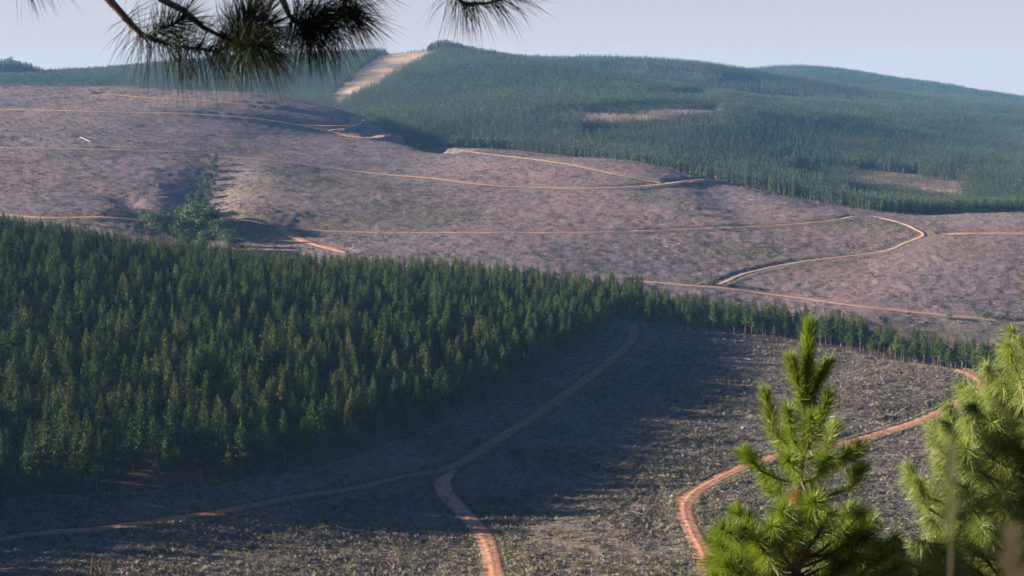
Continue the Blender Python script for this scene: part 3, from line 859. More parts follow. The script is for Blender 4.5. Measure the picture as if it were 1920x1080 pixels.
# ---------------------------------------------------------------- slash, brush and grass on the felled ground
def stick_arrays(r, L, th, c, tilt):
    a = r.uniform(0, 6.283)
    d = np.array([math.cos(a), math.sin(a), tilt]); d /= np.linalg.norm(d)
    p = np.asarray(c) - d * L / 2
    return tube([p, p + d * L * .5 + np.array([0, 0, .02]), p + d * L], [th, th * .8, th * .4], 3)
def slash_pile(seed, m=20, spread=0.7):
    r = np.random.default_rng(seed)
    return merge([stick_arrays(r, r.uniform(0.3, 1.25), r.uniform(0.02, 0.05), (r.normal() * spread, r.normal() * spread, abs(r.normal()) * 0.18 + .05), r.normal() * 0.25) for _ in range(m)])
def tuft(seed, m=30, h=0.6, rad=0.35):
    r = np.random.default_rng(seed)
    a = r.uniform(0, 6.283, m); q = rad * np.sqrt(r.random(m))
    b = np.stack([np.cos(a) * q, np.sin(a) * q, np.full(m, -0.05)], 1)
    d = np.stack([np.cos(a) * .5 + r.normal(0, .25, m), np.sin(a) * .5 + r.normal(0, .25, m), np.ones(m)], 1)
    L = h * r.uniform(.5, 1.2, m)
    s = np.stack([-np.sin(a), np.cos(a), np.zeros(m)], 1) * 0.045 * r.uniform(.6, 1.4, (m, 1))
    V = np.stack([b - s, b + s, b + d * L[:, None]], 1).reshape(-1, 3)
    return V, [np.arange(3 * m).reshape(-1, 3)]
def brush(seed, m=60, h=0.55, rad=0.7):
    r = np.random.default_rng(seed)
    a = r.uniform(0, 6.283, m); q = rad * np.sqrt(r.random(m))
    C = np.stack([np.cos(a) * q, np.sin(a) * q, h * r.random(m) * (1 - (q / rad) ** 2 * .7)], 1)
    V, F = sprays(C, np.full(m, 0.26), r, 0.3, 1)
    return V, [F]
def stump(seed):
    r = np.random.default_rng(seed)
    v, q, t = tube([(0, 0, -.2), (0, 0, .1), (0.02, 0, .32)], [.24, .19, .17], 8)
    return v, [q, t]
slash_me = []
for k in range(3): slash_me.append(mesh_np('slash', *slash_pile(400 + k), [M['stick']]))           # 0-2
for k in range(3): slash_me.append(mesh_np('grass', *tuft(410 + k, 34, .6 + .1 * k), [M['straw']]))  # 3-5
for k in range(3): slash_me.append(mesh_np('brush', *brush(420 + k), [M['brush']]))                  # 6-8
for k in range(2): slash_me.append(mesh_np('weed', *brush(430 + k, 50, .6, .55), [M['weed']]))       # 9-10
slash_me.append(mesh_np('stump', *stump(440), [M['stick']], smooth=True))                            # 11
slash_me.append(mesh_np('branch', *merge([stick_arrays(np.random.default_rng(450 + q), 3.2 - q * .8, .07 - q * .012, (q * .5, q * .3, .15), .06) for q in range(3)]), [M['log']]))   # 12
slash_coll = proto_collection('slash', slash_me)
def slash_field(nm, lab, d0, d1, count, smin, smax, prob, r=rng):
    a = r.uniform(-0.42, 0.42, count)
    D = np.sqrt(r.uniform(d0 * d0, d1 * d1, count))
    x, y = a * D, D
    g = hz(x, y, zone[..., 1]); f = hz(x, y, zone[..., 0].astype(float)); rdd = hz(x, y, road_dist)
    patch = fbm(x / 18, y / 18, 91, 3)
    k = (f < 0.3) & (rdd > 0.8) & (r.random(count) < 0.35 + 1.2 * np.clip(patch - 0.3, 0, 1))
    # straw lines the verges
    x, y, g, rdd, patch = x[k], y[k], g[k], rdd[k], patch[k]
    z = ht(x, y)
    k = seen(x, y, z, 1, 1.0)
    x, y, z, g, rdd, patch = x[k], y[k], z[k], g[k], rdd[k], patch[k]
    m = len(x)
    kind = r.choice(12, m, p=prob)
    kind = np.where((rdd < 4.0) & (r.random(m) < .7), r.integers(3, 6, m), kind)
    kind = np.where(r.random(m) < g * .8, np.where(r.random(m) < .6, 9 + r.integers(0, 2, m), r.integers(3, 6, m)), kind)
    kind = np.where(r.random(m) < .012, 12, kind)
    s = r.uniform(smin, smax, m) * (0.7 + 0.6 * patch)
    scatter(nm, np.stack([x, y, z - .03], 1), np.stack([s, s, s * r.uniform(.7, 1.3, m)], 1), np.stack([r.normal(0, .12, m), r.normal(0, .12, m), r.uniform(0, 6.28, m)], 1), kind, slash_coll, lab, 'debris')
    return m
pr = np.array([.10, .10, .10, .09, .09, .08, .12, .12, .11, .03, .03, .04]); pr /= pr.sum()
m1 = slash_field('near_slash_litter', 'litter of cut branches, dry grass and stumps on the near cleared field', 325, 780, 260000, .5, 1.5, pr)
pr2 = np.array([.17, .17, .17, .02, .02, .02, .12, .12, .12, .02, .02, .03]); pr2 /= pr2.sum()
m2 = slash_field('far_slash_litter', 'litter of cut branches and brush on the far bare slope', 800, 1900, 120000, .7, 1.6, pr2)
print('slash', m1, m2)

def verge_grass(nm, lab, which, per_m, r=rng):
    pts = []
    for i in which:
        ln = road_lines[i]; w = ROADS[i][2]
        t = np.gradient(ln, axis=0); t /= np.linalg.norm(t, axis=1)[:, None] + 1e-9
        nr = np.stack([-t[:, 1], t[:, 0]], 1)
        for side in (-1, 1):
            c = np.repeat(np.arange(len(ln)), per_m)
            off = w / 2 + np.abs(r.normal(-0.3, 1.0 if side < 0 else .55, len(c)))
            pts.append(ln[c] + nr[c] * (side * off)[:, None] + t[c] * r.uniform(-1, 1, (len(c), 1)))
        c = np.repeat(np.arange(len(ln)), 2)                       # weeds on the crown between the wheel tracks
        c = c[vnoise(c / 12.0, c * 0 + i, 77) > 0.5]
        pts.append(ln[c] + nr[c] * r.normal(0, .3, (len(c), 1)) + t[c] * r.uniform(-1, 1, (len(c), 1)))
    q = np.vstack(pts)
    m = len(q)
    s = r.uniform(.5, 1.3, m)
    scatter(nm, np.stack([q[:, 0], q[:, 1], ht(q[:, 0], q[:, 1])], 1), np.stack([s, s, s], 1), np.stack([r.normal(0, .15, m), r.normal(0, .15, m), r.uniform(0, 6.28, m)], 1),
            np.where(r.random(m) < .75, r.integers(3, 6, m), r.integers(6, 11, m)), slash_coll, lab, 'grass')
verge_grass('verge_grass', 'straw-coloured dry grass fringing the near dirt roads', (0, 1, 2, 3), 14)

# ------------------------------------------------------------------ single trees, bushes and small things of the middle distance
tree_protos = {}
def broad(kind):
    if kind not in tree_protos:
        spec = {'round': dict(H=9, rx=4.6, clumps=34, size=0.75, per=30), 'tall': dict(H=10, rx=4.2, clumps=34, size=0.8, per=28),
                'bush': dict(H=4.5, rx=3.2, clumps=20, size=0.55, per=22, base=0.05), 'thin': dict(H=7.5, rx=2.6, clumps=14, size=0.5, per=16, base=0.2),
                'gum': dict(H=26, rx=6.5, clumps=26, size=1.5, per=20, base=0.35)}
        for s in range(3):
            k = dict(spec[kind]); k['seed'] = 500 + s * 7 + len(kind)
            (cv, cf), parts = bush_arrays(**k)
            tree_protos.setdefault(kind, []).append((mesh_np(kind + '_crown', cv, cf, [M['broadleaf']]), mesh_np(kind + '_trunk', *merge(parts), [M['bark_far']], smooth=True)))
    return tree_protos[kind]
def put_tree(name, kind, u, D, label, group=None, s=1.0, cat='tree', k=None):
    x = az_of(u) * D
    c, t = broad(kind)[random.randrange(3) if k is None else k]
    o = empty(name, (x, D, float(ht(x, D))), random.uniform(0, 6.28))
    o.scale = (s * random.uniform(.9, 1.1), s * random.uniform(.9, 1.1), s * random.uniform(.9, 1.1))
    link('trunk', t, o); link('crown', c, o)
    return tag(o, label, cat, group)
def by_ground(u, v, d0=780, d1=2000): return float(cast(u, v, d0, d1)[1])

for u, v, kind, s in [(362,438,'round',1.9),(388,446,'round',1.75),(345,444,'round',1.5),(412,452,'round',1.5),(375,422,'tall',1.5),(402,428,'tall',1.35),(432,462,'round',1.3),(352,462,'round',1.3),(385,468,'round',1.4),(448,470,'round',1.0),(420,440,'round',1.3),(350,424,'round',1.7),(372,430,'round',2.1),(396,436,'round',1.9),(366,412,'tall',1.3)]:
    put_tree('gully_tree', kind, u, by_ground(u, v, 880), 'big rounded broadleaf tree in the large clump at the foot of the gully', 'clump of trees at the gully foot', s)
for u, v, s in [(285,428,1.3),(302,434,1.5),(322,434,1.4),(275,418,.9),(335,440,1.2)]:
    put_tree('gully_tree', 'round', u, by_ground(u, v, 900), 'dark low broadleaf tree beside the clump, where the red road ends', 'low trees left of the clump', s)
for u, v, s, kd in [(372,398,.95,'round'),(360,380,.75,'round'),(380,372,.8,'round'),(394,352,.7,'round'),(400,336,.65,'round'),(407,322,.7,'round'),(411,307,.6,'round'),(390,388,.8,'round'),
                    (413,297,.5,'round'),(384,356,.7,'round'),(392,336,.65,'round'),(398,320,.55,'round'),(398,406,.85,'round'),(398,370,.7,'round'),(404,348,.6,'round'),(410,332,.55,'round'),(376,384,.7,'round'),(404,310,.5,'round'),(366,366,.55,'bush'),(374,350,.6,'bush'),(384,334,.6,'bush'),(392,312,.55,'bush'),(400,300,.5,'bush'),(352,390,.7,'bush'),(410,386,.6,'bush'),(412,400,.7,'bush'),(408,362,.5,'bush'),(414,318,.5,'bush'),(386,404,.8,'round'),(360,402,.8,'round')]:
    put_tree('gully_tree', kd, u, by_ground(u, v, 900), 'small dark tree in the line climbing the narrow gully', 'line of trees up the gully', s)
put_tree('lone_tree', 'thin', 1272, by_ground(1272, 398), 'lone loose-crowned tree standing on the far bare slope', s=1.25, k=0)
put_tree('lone_tree', 'thin', 1284, by_ground(1284, 402), 'smaller dark tree close beside the lone tree on the slope', s=.9, k=1)
put_tree('lone_bush', 'bush', 1336, by_ground(1336, 533), 'rounded grey-green bush at the fork of the pale roads', cat='bush', s=1.25, k=0)
put_tree('lone_bush', 'bush', 1846, by_ground(1846, 596), 'dark green bush beside the end of the pale road behind the strip', cat='bush', s=1.35, k=1)
put_tree('lone_bush', 'bush', 1782, by_ground(1782, 600), 'small dark bush below the pale road behind the strip', cat='bush', s=.7, k=2)
put_tree('lone_bush', 'bush', 1340, by_ground(1340, 430), 'low dark bush hugging the long contour road', cat='bush', s=.7, k=1)
put_tree('lone_bush', 'bush', 475, by_ground(475, 217, 1200), 'dark bush at the fork of the upper red road', cat='bush', s=1.1, k=0)
put_tree('lone_bush', 'bush', 150, by_ground(150, 420, 880), 'round dark bush at the valley bottom just above the plantation tops', cat='bush', s=.9, k=2)
for u, D, s in [(30,2980,1.3),(42,3010,1.6),(55,3000,1.5),(10,3000,1.1),(68,3030,1.1),(22,3040,1.3)]:
    put_tree('gum_tree', 'gum', u, D, 'tall open-crowned tree standing out on the left skyline', 'tall trees on the left skyline', s)
# dark wood on the left skyline and the wood on the summit
def copse(nm, lab, u0, u1, D0, D1, cnt, s0, prof=((0, 1), (1, 1))):
    uu, DD = rng.uniform(u0, u1, cnt), rng.uniform(D0, D1, cnt)
    x = np.array([az_of(u) for u in uu]) * DD
    s = s0 * rng.uniform(.75, 1.2, cnt) * np.interp((uu - u0) / (u1 - u0), *zip(*prof))
    scatter(nm, np.stack([x, DD, ht(x, DD)], 1), np.stack([s, s, s], 1), np.stack([np.zeros(cnt), np.zeros(cnt), rng.uniform(0, 6.28, cnt)], 1), rng.integers(0, 6, cnt), mid_coll, lab, 'forest')
copse('skyline_forest', 'dark wood rising above the ridge at the left frame edge', -60, 100, 2960, 3080, 460, 2.0, ((0, 1.1), (.6, 1.2), (.85, .95), (1, .6)))
copse('summit_copse', 'small dark wood crowning the highest summit', 804, 890, 2900, 2990, 460, 1.3, ((0, .5), (.12, .95), (.35, 1.1), (.7, .85), (1, .35)))

# radio mast on the summit
p = at(818, 96, 2870)
p = Vector((p.x, 2870, float(ht(p.x, 2870))))
mast = empty('radio_mast', p)
link('pole', mesh_np('pole', *merge([tube([(0, 0, -.5), (0, 0, 10), (0, 0, 22)], [.55, .45, .3], 8)]), [M['metal']]), mast)
link('base', mesh_np('base', *merge([tube([(0, 0, -.5), (0, 0, .5), (0, 0, .6)], [1.5, 1.5, 1.2], 8)]), [M['metal']]), mast)
for q in (12, 17, 20.5):
    link('antenna', mesh_np('antenna', *merge([tube([(-1.4, 0, q), (0, 0, q + .05), (1.4, 0, q)], [.16, .2, .16], 6)]), [M['metal']]), mast)
tag(mast, 'thin grey mast standing at the left end of the summit wood', 'mast')

# pale logs left lying on the bare ground
def log(u0, v0, u1, v1, rad, label, d0=780):
    a, b = cast(u0, v0, d0, 2000), cast(u1, v1, d0, 2000)
    k = np.linspace(0, 1, 6)[:, None]
    q = a + (b - a) * k
    z = ht(q[:, 0], q[:, 1]) + rad + .15
    path = np.column_stack([q, z]) - np.array([*a, z[0]])
    o = link('felled_log', mesh_np('felled_log', *merge([tube(path, np.linspace(rad, rad * .7, 6), 8)]), [M['log']], smooth=True))
    o.location = (a[0], a[1], z[0])
    tag(o, label, 'log')
log(150, 258, 172, 267, .4, 'long white log lying on the upper left bare slope')

# boulders at the near road bends
def boulder(u, v, s, label, seed):
    r = np.random.default_rng(seed)
    a = cast(u, v, 280, 800)
    th, ph = np.meshgrid(np.linspace(0.05, np.pi - .05, 9), np.linspace(0, 2 * np.pi, 12, endpoint=False), indexing='ij')
    d = np.stack([np.sin(th) * np.cos(ph), np.sin(th) * np.sin(ph), np.cos(th) * .75], -1)
    d = d * (s * (1 + .35 * (vnoise(th * 2 + seed, np.abs(ph - np.pi) * 1.5, seed) - .5)))[..., None]
    ii = np.arange(9 * 12).reshape(9, 12); j = np.roll(ii, -1, 1)
    F = np.stack([ii[:-1].ravel(), ii[1:].ravel(), j[1:].ravel(), j[:-1].ravel()], 1)
    o = link('boulder', mesh_np('boulder', d.reshape(-1, 3), F, [M['stone']]))
    o.location = (a[0], a[1], float(ht(a[0], a[1])) + s * .35)
    tag(o, label, 'rock')
boulder(1394, 805, .9, 'pale boulder in the field just above the bend of the curving road', 3)
boulder(1616, 802, .8, 'pale boulder beside the curving road on its uphill side', 5)
boulder(1262, 930, .7, 'pale boulder by the outer bend of the curving road', 9)

# ------------------------------------------------------------------ foreground pines: woody shoots with real needles
def needle_mesh(name, P0, Dr, L, Wd, mat, droop, r):
    """curved tapered blades; P0 roots, Dr unit directions, L lengths"""
    k = len(P0)
    e = np.cross(Dr, r.normal(size=(k, 3))); e /= np.linalg.norm(e, axis=1)[:, None] + 1e-9
    e = e * (Wd / 2)
    g = np.array([0, 0, -1.0])
    m1 = P0 + Dr * (L * .5)[:, None] + g * (droop * L * .12)[:, None]
    d2 = Dr + g * (droop * .8)[:, None]; d2 /= np.linalg.norm(d2, axis=1)[:, None]
    tip = m1 + d2 * (L * .5)[:, None]
    V = np.stack([P0 - e, P0 + e, m1 - e * .9, m1 + e * .9, tip], 1).reshape(-1, 3)
    b = np.arange(k)[:, None] * 5
    return mesh_np(name, V, [b + np.array([[0, 1, 3, 2]]), b + np.array([[2, 3, 4]])], [mat])

def shoot_needles(path, r, n, L, spread, Wd, droop, start=0.15, tipbias=1.0):
    """needles round a shoot: roots, directions, lengths; spread 0 = along the shoot, 1 = square to it"""
    path = np.asarray(path, float)
    seg = np.linalg.norm(np.diff(path, axis=0), axis=1); S = np.concatenate([[0], np.cumsum(seg)])
    t = start + (1 - start) * r.random(n) ** (1 / tipbias)
    s = t * S[-1]
    P0 = np.stack([np.interp(s, S, path[:, i]) for i in range(3)], 1)
    T = np.gradient(path, axis=0)
    T = np.stack([np.interp(s, S, T[:, i]) for i in range(3)], 1); T /= np.linalg.norm(T, axis=1)[:, None] + 1e-9
    q = r.normal(size=(n, 3)); q -= (q * T).sum(1)[:, None] * T; q /= np.linalg.norm(q, axis=1)[:, None] + 1e-9
    sp = np.clip(spread * (1.25 - 0.65 * t) + r.normal(0, .12, n), 0.05, 1.35) * (np.pi / 2)
    Dr = T * np.cos(sp)[:, None] + q * np.sin(sp)[:, None]
    return P0, Dr, L * r.uniform(.7, 1.1, n), droop * r.uniform(.5, 1.3, n)

def branch_part(tree, base, path, shoots, r, mat_needle, rad=(0.012, 0.005), needle_w=0.0032, name='branch', dens=2.4):
    """one woody branch (part) carrying its needles (sub-part); all points relative to the tree's base"""
    b0 = Vector(base)
    rel = [Vector(p) - b0 for p in path]
    b = link(name, mesh_np('branch', *merge([tube(rel, np.linspace(rad[0], rad[1], len(rel)), 6)]), [M['bark']], smooth=True), tree)
    Pn, Dn, Ln, Gn = [], [], [], []
    for sh in shoots:
        pth = [Vector(p) - b0 for p in sh['path']]
        a_, b_, c_, d_ = shoot_needles(pth, r, int(sh['n'] * dens), sh['L'], sh['spread'], needle_w, sh.get('droop', 0.1), sh.get('start', .1), sh.get('tip', 1.3))
        Pn.append(a_); Dn.append(b_); Ln.append(c_); Gn.append(d_)
    if Pn:
        link('needles', needle_mesh('needles', np.vstack(Pn), np.vstack(Dn), np.concatenate(Ln), needle_w, M[mat_needle], np.concatenate(Gn), r), b)
    return b

def bez(a, b, sag=0.0, k=6):
    a, b = np.array(a, float), np.array(b, float)
    t = np.linspace(0, 1, k)[:, None]
    p = a + (b - a) * t
    p[:, 2] -= (sag * np.linalg.norm(b - a) * np.sin(np.pi * t))[:, 0]
    return p

# --- young pine in the middle of the foreground, about ten metres off
YD = 10.0
top = at(1517, 612, YD)
gx = at(1490, 1080, YD).x
base = Vector((gx, YD, float(ht(gx, YD))))
yp = tag(empty('young_pine', base), 'bright green young pine with upright shoots in front of the curving road', 'tree')
r1 = np.random.default_rng(21)
tp = [base - Vector((0, 0, .25)), at(1488, 1150, YD), at(1496, 1010, YD), at(1500, 900, YD), at(1508, 800, YD), at(1510, 735, YD)]
b0 = base
link('trunk', mesh_np('trunk', *merge([tube([p - b0 for p in tp], [.05, .042, .032, .024, .017, .012], 8)]), [M['bark']], smooth=True), yp)
NB = 'needle'
def yshoot(root, bend, tip, n=260, L=.14, spread=.5, droop=.12, dy=0.0, extra=(), mat=NB, start=.25, nm='branch'):
    """root, bend, tip: photo points; dy: how far the tip stands behind (+) or before (-) the trunk"""
    a, m, t = at(*root, YD), at(*bend, YD + dy * .6), at(*tip, YD + dy)
    sh = [dict(path=bez(m, t, -.04), n=n, L=L, spread=spread, droop=droop, start=0.0)]
    sh += [dict(path=bez(a, m, .05), n=int(n * .35), L=L * .9, spread=.75, droop=.3, start=start)]
    for q in extra: sh.append(q)
    path = list(map(Vector, bez(a, m, .08, 5))) + list(map(Vector, bez(m, t, -.04, 5)))[1:]
    branch_part(yp, base, path, sh, r1, mat, name=nm)
yshoot((1509,790), (1510,745), (1517,616), 800, .14, .40, .03, 0, nm='leader')
yshoot((1508,775), (1500,735), (1483,678), 300, .13, .46, .06, -.05)
yshoot((1508,775), (1525,735), (1551,684), 320, .13, .46, .06, .05)
yshoot((1507,765), (1512,735), (1522,690), 220, .12, .45, .06, .25)
yshoot((1507,850), (1450,812), (1435,742), 300, .13, .45, .08, .1)
yshoot((1507,840), (1535,805), (1552,745), 300, .13, .45, .08, -.1)
yshoot((1507,850), (1485,820), (1478,770), 240, .14, .6, .15, -.25)
yshoot((1507,850), (1515,830), (1520,785), 260, .14, .65, .2, -.35)
yshoot((1506,860), (1545,845), (1562,800), 220, .14, .65, .2, .25)
yshoot((1506,860), (1475,850), (1462,815), 220, .14, .65, .2, .3)
yshoot((1502,905), (1425,882), (1397,850), 260, .14, .6, .15, .1)
yshoot((1502,905), (1565,872), (1606,842), 300, .15, .55, .12, -.1)
yshoot((1502,900), (1535,888), (1550,862), 220, .15, .7, .2, -.3)
yshoot((1502,900), (1490,885), (1480,860), 240, .15, .7, .2, -.35)
yshoot((1500,930), (1595,915), (1612,882), 260, .14, .5, .15, .15)
yshoot((1500,930), (1455,925), (1440,900), 240, .14, .65, .2, .2)
yshoot((1498,985), (1515,965), (1528,942), 300, .15, .85, .15, -.55)
yshoot((1498,990), (1478,975), (1468,958), 280, .15, .8, .2, -.4)
yshoot((1497,1030), (1420,1000), (1383,962), 300, .15, .55, .15, -.05)
yshoot((1497,1040), (1590,1030), (1622,1008), 330, .17, .75, .25, -.3)
yshoot((1497,1020), (1570,985), (1600,955), 240, .15, .65, .2, .25)
yshoot((1496,1060), (1380,1040), (1342,1010), 280, .16, .65, .25, .0)
for k in range(44):
    u = r1.uniform(1325, 1700); v = r1.uniform(975, 1135)
    if abs(u - 1500) > 190 - (1080 - v) * .15 and v < 1010: v += 60
    dy = r1.uniform(-.7, .6)
    yshoot((1493, min(1180, v + r1.uniform(40, 90))), (1493 + (u - 1493) * .72, v + 22), (u, v - 12), 210, .155, .68, .25, dy)
# brown dead needles hanging at the old whorls
for (u, v), dy in (((1505,905), -.12), ((1490,1015), -.12), ((1502,1010), .0), ((1520,900), .05)):
    a, b = at(u, v, YD + dy), at(u + r1.uniform(-12, 12), v + 26, YD + dy - .04)
    branch_part(yp, base, list(map(Vector, bez(a, b))), [dict(path=bez(a, b), n=150, L=.13, spread=.5, droop=.5)], r1, 'needle_dry', (.006, .004), name='dead_twig')

# --- taller pine with hanging needles at the right frame edge
RD = 10.5
gx = at(1985, 1080, RD).x
base2 = Vector((gx, RD, float(ht(gx, RD))))
pp = tag(empty('drooping_pine', base2), 'yellow-green pine with long hanging needles at the right frame edge', 'tree')
r2 = np.random.default_rng(33)
ttop = at(1955, 520, RD)
link('trunk', mesh_np('trunk', *merge([tube([Vector((0, 0, -.25)), (at(1985, 1150, RD) - base2), (at(1975, 850, RD) - base2), (ttop - base2)], [.075, .06, .04, .012], 8)]), [M['bark']], smooth=True), pp)
def rshoot(root_v, bend, tip, dy, n=210, L=.19, spread=.42, droop=1.1, mat='needle_patula'):
    a, m, t = at(1978, root_v, RD), at(*bend, RD + dy * .7), at(*tip, RD + dy)
    path = list(map(Vector, bez(a, m, .06, 6))) + list(map(Vector, bez(m, t, -.03, 5)))[1:]
    sh = [dict(path=bez(m, t, -.03), n=n, L=L, spread=spread, droop=droop, start=0.0, tip=1.0),
          dict(path=bez(a, m, .06), n=int(n * .45), L=L * .95, spread=.7, droop=droop * .8, start=.55)]
    branch_part(pp, base2, path, sh, r2, mat, (.014, .005), .0034)
EDGE_V = [600, 640, 690, 740, 770, 810, 870, 900, 960, 1010, 1080, 1140]     # left outline of the crown
EDGE_U = [1888, 1872, 1838, 1790, 1765, 1738, 1725, 1705, 1700, 1672, 1640, 1625]
for (u, v) in [(1898,622),(1885,655),(1850,690),(1806,728),(1862,735),(1780,765),(1750,800),(1762,850),(1705,878),(1722,905),(1895,690),(1820,770),(1800,800),(1915,640)]:
    rshoot(v + r2.uniform(90, 170), (u + 14, v + 46), (u, v), r2.uniform(-.3, .5), 230, .19, .38, 1.5)
for k in range(190):
    v = 640 + 520 * r2.random() ** .75
    e = np.interp(v, EDGE_V, EDGE_U)
    u = e + 18 + (1990 - e) * r2.random() ** .9
    dy = r2.uniform(-1.1, 1.0)
    hang = 1.4 if u < e + 70 else r2.uniform(.15, .7)
    rshoot(v + r2.uniform(60, 190), (u + r2.uniform(8, 30), v + r2.uniform(25, 48)), (u, v), dy, 200, .17, .45 if hang > 1 else .72, hang)
# the half of its crown beyond the frame, and its top
for k in range(95):
    v = 560 + 580 * r2.random() ** .8
    half = np.interp(v, [540, 700, 900, 1140], [25, 120, 220, 300])
    u = 1985 + half * r2.uniform(-.1, 1.0)
    rshoot(v + r2.uniform(50, 150), (u + r2.uniform(-20, 0), v + r2.uniform(25, 48)), (u, v), r2.uniform(-1.0, 1.0), 160, .17, .6, r2.uniform(.2, 1.2))
for u, v in [(1957, 500), (1975, 535), (1940, 545), (1990, 560), (1950, 570), (1968, 585)]:
    rshoot(v + 60, (1962 + (u - 1962) * .5, v + 40), (u, v), r2.uniform(-.1, .1), 260, .15, .45, .5)
for k in range(4):
    u, v = r2.uniform(1830, 1930), r2.uniform(830, 1020)
    rshoot(v + 60, (u + 20, v + 20), (u, v), r2.uniform(-.4, .2), 110, .14, .7, .6, 'needle_dry')

# --- overhanging pine: it stands left of the view, its boughs hang into the top of the picture
OD = 6.0
base3 = Vector((-4.3, 5.6, float(ht(-4.3, 5.6))))
op = tag(empty('overhanging_pine', base3), 'dark pine whose shaded needle boughs hang into the top of the view', 'tree')
r3 = np.random.default_rng(55)
link('trunk', mesh_np('trunk', *merge([tube([(0, 0, -.3), (.1, 0, 2.5), (.2, .1, 5.5), (.25, .1, 9.0)], [.2, .17, .12, .05], 10)]), [M['bark']], smooth=True), op)
def bough(path, shoots, rad, dens=1.0):
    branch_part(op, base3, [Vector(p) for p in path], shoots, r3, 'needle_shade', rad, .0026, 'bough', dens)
def O(u, v, d=0.0): return at(u, v, OD + d)
trunk_at = lambda h: base3 + Vector((.15, .05, h))
def tuftsh(p, q, n, L=.2, spread=.75, droop=.5): return dict(path=bez(p, q), n=n, L=L * 1.18, spread=spread, droop=droop, start=0.0, tip=1.0)
bough([trunk_at(3.2), O(-300,-330), O(60,-200), O(205,0), O(248,48), O(272,70), O(330,86), O(412,97)],
      [tuftsh(O(262,62), O(335,88), 260, .2, .85, .9), tuftsh(O(330,86), O(412,97), 330, .2, .85, .9), tuftsh(O(285,66), O(345,35), 300, .17, .6, .1), tuftsh(O(235,30), O(268,66), 60, .19, .9, .6)], (.028, .005))
bough([trunk_at(3.6), O(-200,-500), O(200,-200), O(305,0), O(345,20), O(382,52), O(432,76), O(470,82)],
      [tuftsh(O(410,70), O(500,78,.05), 620, .2, .85, .7), tuftsh(O(430,76), O(505,45,-.1), 520, .19, .7, .2), tuftsh(O(450,70,.1), O(470,20,.1), 300, .2, .5, 0), tuftsh(O(440,80,-.2), O(500,88,-.3), 360, .2, .8, 1.0)], (.028, .005))
bough([trunk_at(4.1), O(0,-600), O(400,-250), O(530,0), O(542,28), O(562,50), O(600,58)],
      [tuftsh(O(545,35), O(610,58), 420, .21, .85, .8), tuftsh(O(560,52,.1), O(585,62,.1), 260, .21, .9, 1.0), tuftsh(O(560,50), O(610,20), 240, .2, .6, .1)], (.026, .005))
bough([trunk_at(4.4), O(100,-700), O(520,-300), O(655,-30), O(640,30), O(618,56)],
      [tuftsh(O(652,0), O(616,58), 380, .21, .9, .6), tuftsh(O(640,30), O(668,22), 260, .21, .8, .3), tuftsh(O(650,-10), O(690,-30), 160, .2, .7, .3)], (.024, .005))
bough([trunk_at(4.8), O(300,-800), O(760,-330), O(845,-25), O(868,8), O(915,6), O(960,-6)],
      [tuftsh(O(840,-20), O(870,8), 110, .17, .85, .9), tuftsh(O(868,8), O(940,2), 190, .16, .85, .7), tuftsh(O(930,4), O(985,-12), 120, .15, .6, .2)], (.022, .004))
bough([trunk_at(2.9), O(-500,-260), O(-150,-160), O(20,-60), O(62,-28)],
      [tuftsh(O(0,-50), O(62,-28), 60, .16, .85, .8), tuftsh(O(40,-40), O(100,-40), 40, .15, .7, .6)], (.03, .005))
# the rest of its crown, out of view, which keeps the boughs in shade
for k in range(46):
    h = r3.uniform(2.2, 8.6); a = r3.uniform(0, 6.283)
    q = r3.uniform(1.0, 2.7) * (1 - (h - 2) / 9)
    s = trunk_at(h)
    t = s + Vector((math.cos(a) * q - .4, math.sin(a) * q, .25 * q))
    dt = t.y * CP - t.z * SP
    u, v = pix(t.x, t.y, t.z)
    if u > -160 and v > -200: continue
    bough([s, s.lerp(t, .6) - Vector((0, 0, .1)), t], [tuftsh(s.lerp(t, .45), t, 420, .22, .85, .5)], (.03, .008))

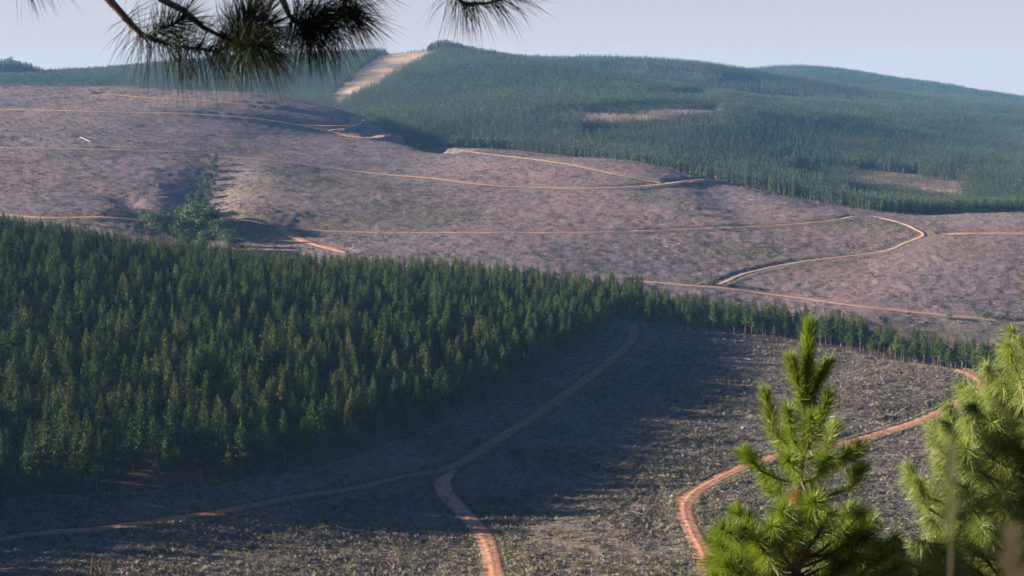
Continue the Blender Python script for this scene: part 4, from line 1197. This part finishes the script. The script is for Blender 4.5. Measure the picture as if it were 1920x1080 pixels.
# --- dry stems in front of the camera at the lower edge
def stem(name, pts, rad, label, mat, twigs=(), cat='plant'):
    b = pts[0]
    g = Vector((b.x, b.y, float(ht(b.x, b.y)) - .05))
    o = tag(empty(name, g), label, cat)
    link('stalk', mesh_np('stalk', *merge([tube([g - g] + [p - g for p in pts], np.linspace(rad, rad * .35, len(pts) + 1), 6)]), [M[mat]], smooth=True), o)
    for t in twigs:
        link('twig', mesh_np('twig', *merge([tube([p - g for p in t], np.linspace(rad * .5, rad * .25, len(t)), 5)]), [M[mat]], smooth=True), o)
    return o
SD = 5.0
stem('dry_weed', [at(176, 1110, SD), at(172, 1070, SD), at(175, 1036, SD)], .006, 'thin dry forked weed stem at the bottom left edge', 'bark',
     [[at(173, 1065, SD), at(190, 1080, SD), at(205, 1062, SD)], [at(172, 1078, SD), at(148, 1082, SD), at(130, 1062, SD)], [at(174, 1048, SD), at(180, 1042, SD), at(181, 1038, SD)]])
def grass_stalk(u, v0, v1, D, label, n, L, w, lean=0, mat='pale_straw'):
    a, b = at(u, v1, D), at(u + lean, v0, D)
    g = Vector((a.x, a.y, float(ht(a.x, a.y)) - .05))
    o = tag(empty('grass_stalk', g), label, 'grass')
    link('stalk', mesh_np('stalk', *merge([tube([Vector((0, 0, 0)), a - g, b - g], [.0014, .001, .0006], 6)]), [M[mat]], smooth=True), o)
    P0, Dr, Ln, G = shoot_needles(bez(a - g, b - g), r3, n, L, .2, w, .15, .0, 1.0)
    link('seed_head', needle_mesh('seed_head', P0, Dr, Ln, w, M[mat], G, r3), o)
grass_stalk(1783, 860, 1030, 1.15, 'tall blurred straw-coloured grass stalk before the drooping pine', 80, .03, .001, -4)
grass_stalk(1905, 1015, 1120, 1.0, 'thick blurred brown grass head at the bottom right corner', 110, .03, .0016, -8, 'brown_straw')

# ------------------------------------------------------------------ haze: one closed box of thin air round everything
hx, hy0, hy1, hz0, hz1 = 9000.0, -60.0, 6600.0, float(ZT.min()) - 2.0, 125.0
hv = np.array([(x, y, z) for x in (-hx, hx) for y in (hy0, hy1) for z in (hz0, hz1)])
hf = np.array([(0, 1, 3, 2), (4, 6, 7, 5), (0, 4, 5, 1), (2, 3, 7, 6), (0, 2, 6, 4), (1, 5, 7, 3)])
hm, nt, out = new_mat('haze')
pv = N(nt, 'ShaderNodeVolumePrincipled')
pv.inputs['Color'].default_value = (0.27, 0.60, 1.0, 1)
pv.inputs['Density'].default_value = 0.00004
pv.inputs['Anisotropy'].default_value = 0.0
nt.links.new(pv.outputs[0], out.inputs['Volume'])
tag(link('haze', mesh_np('haze', hv, hf, [hm])), 'pale blue haze in the air over the valley', 'haze', kind='stuff')
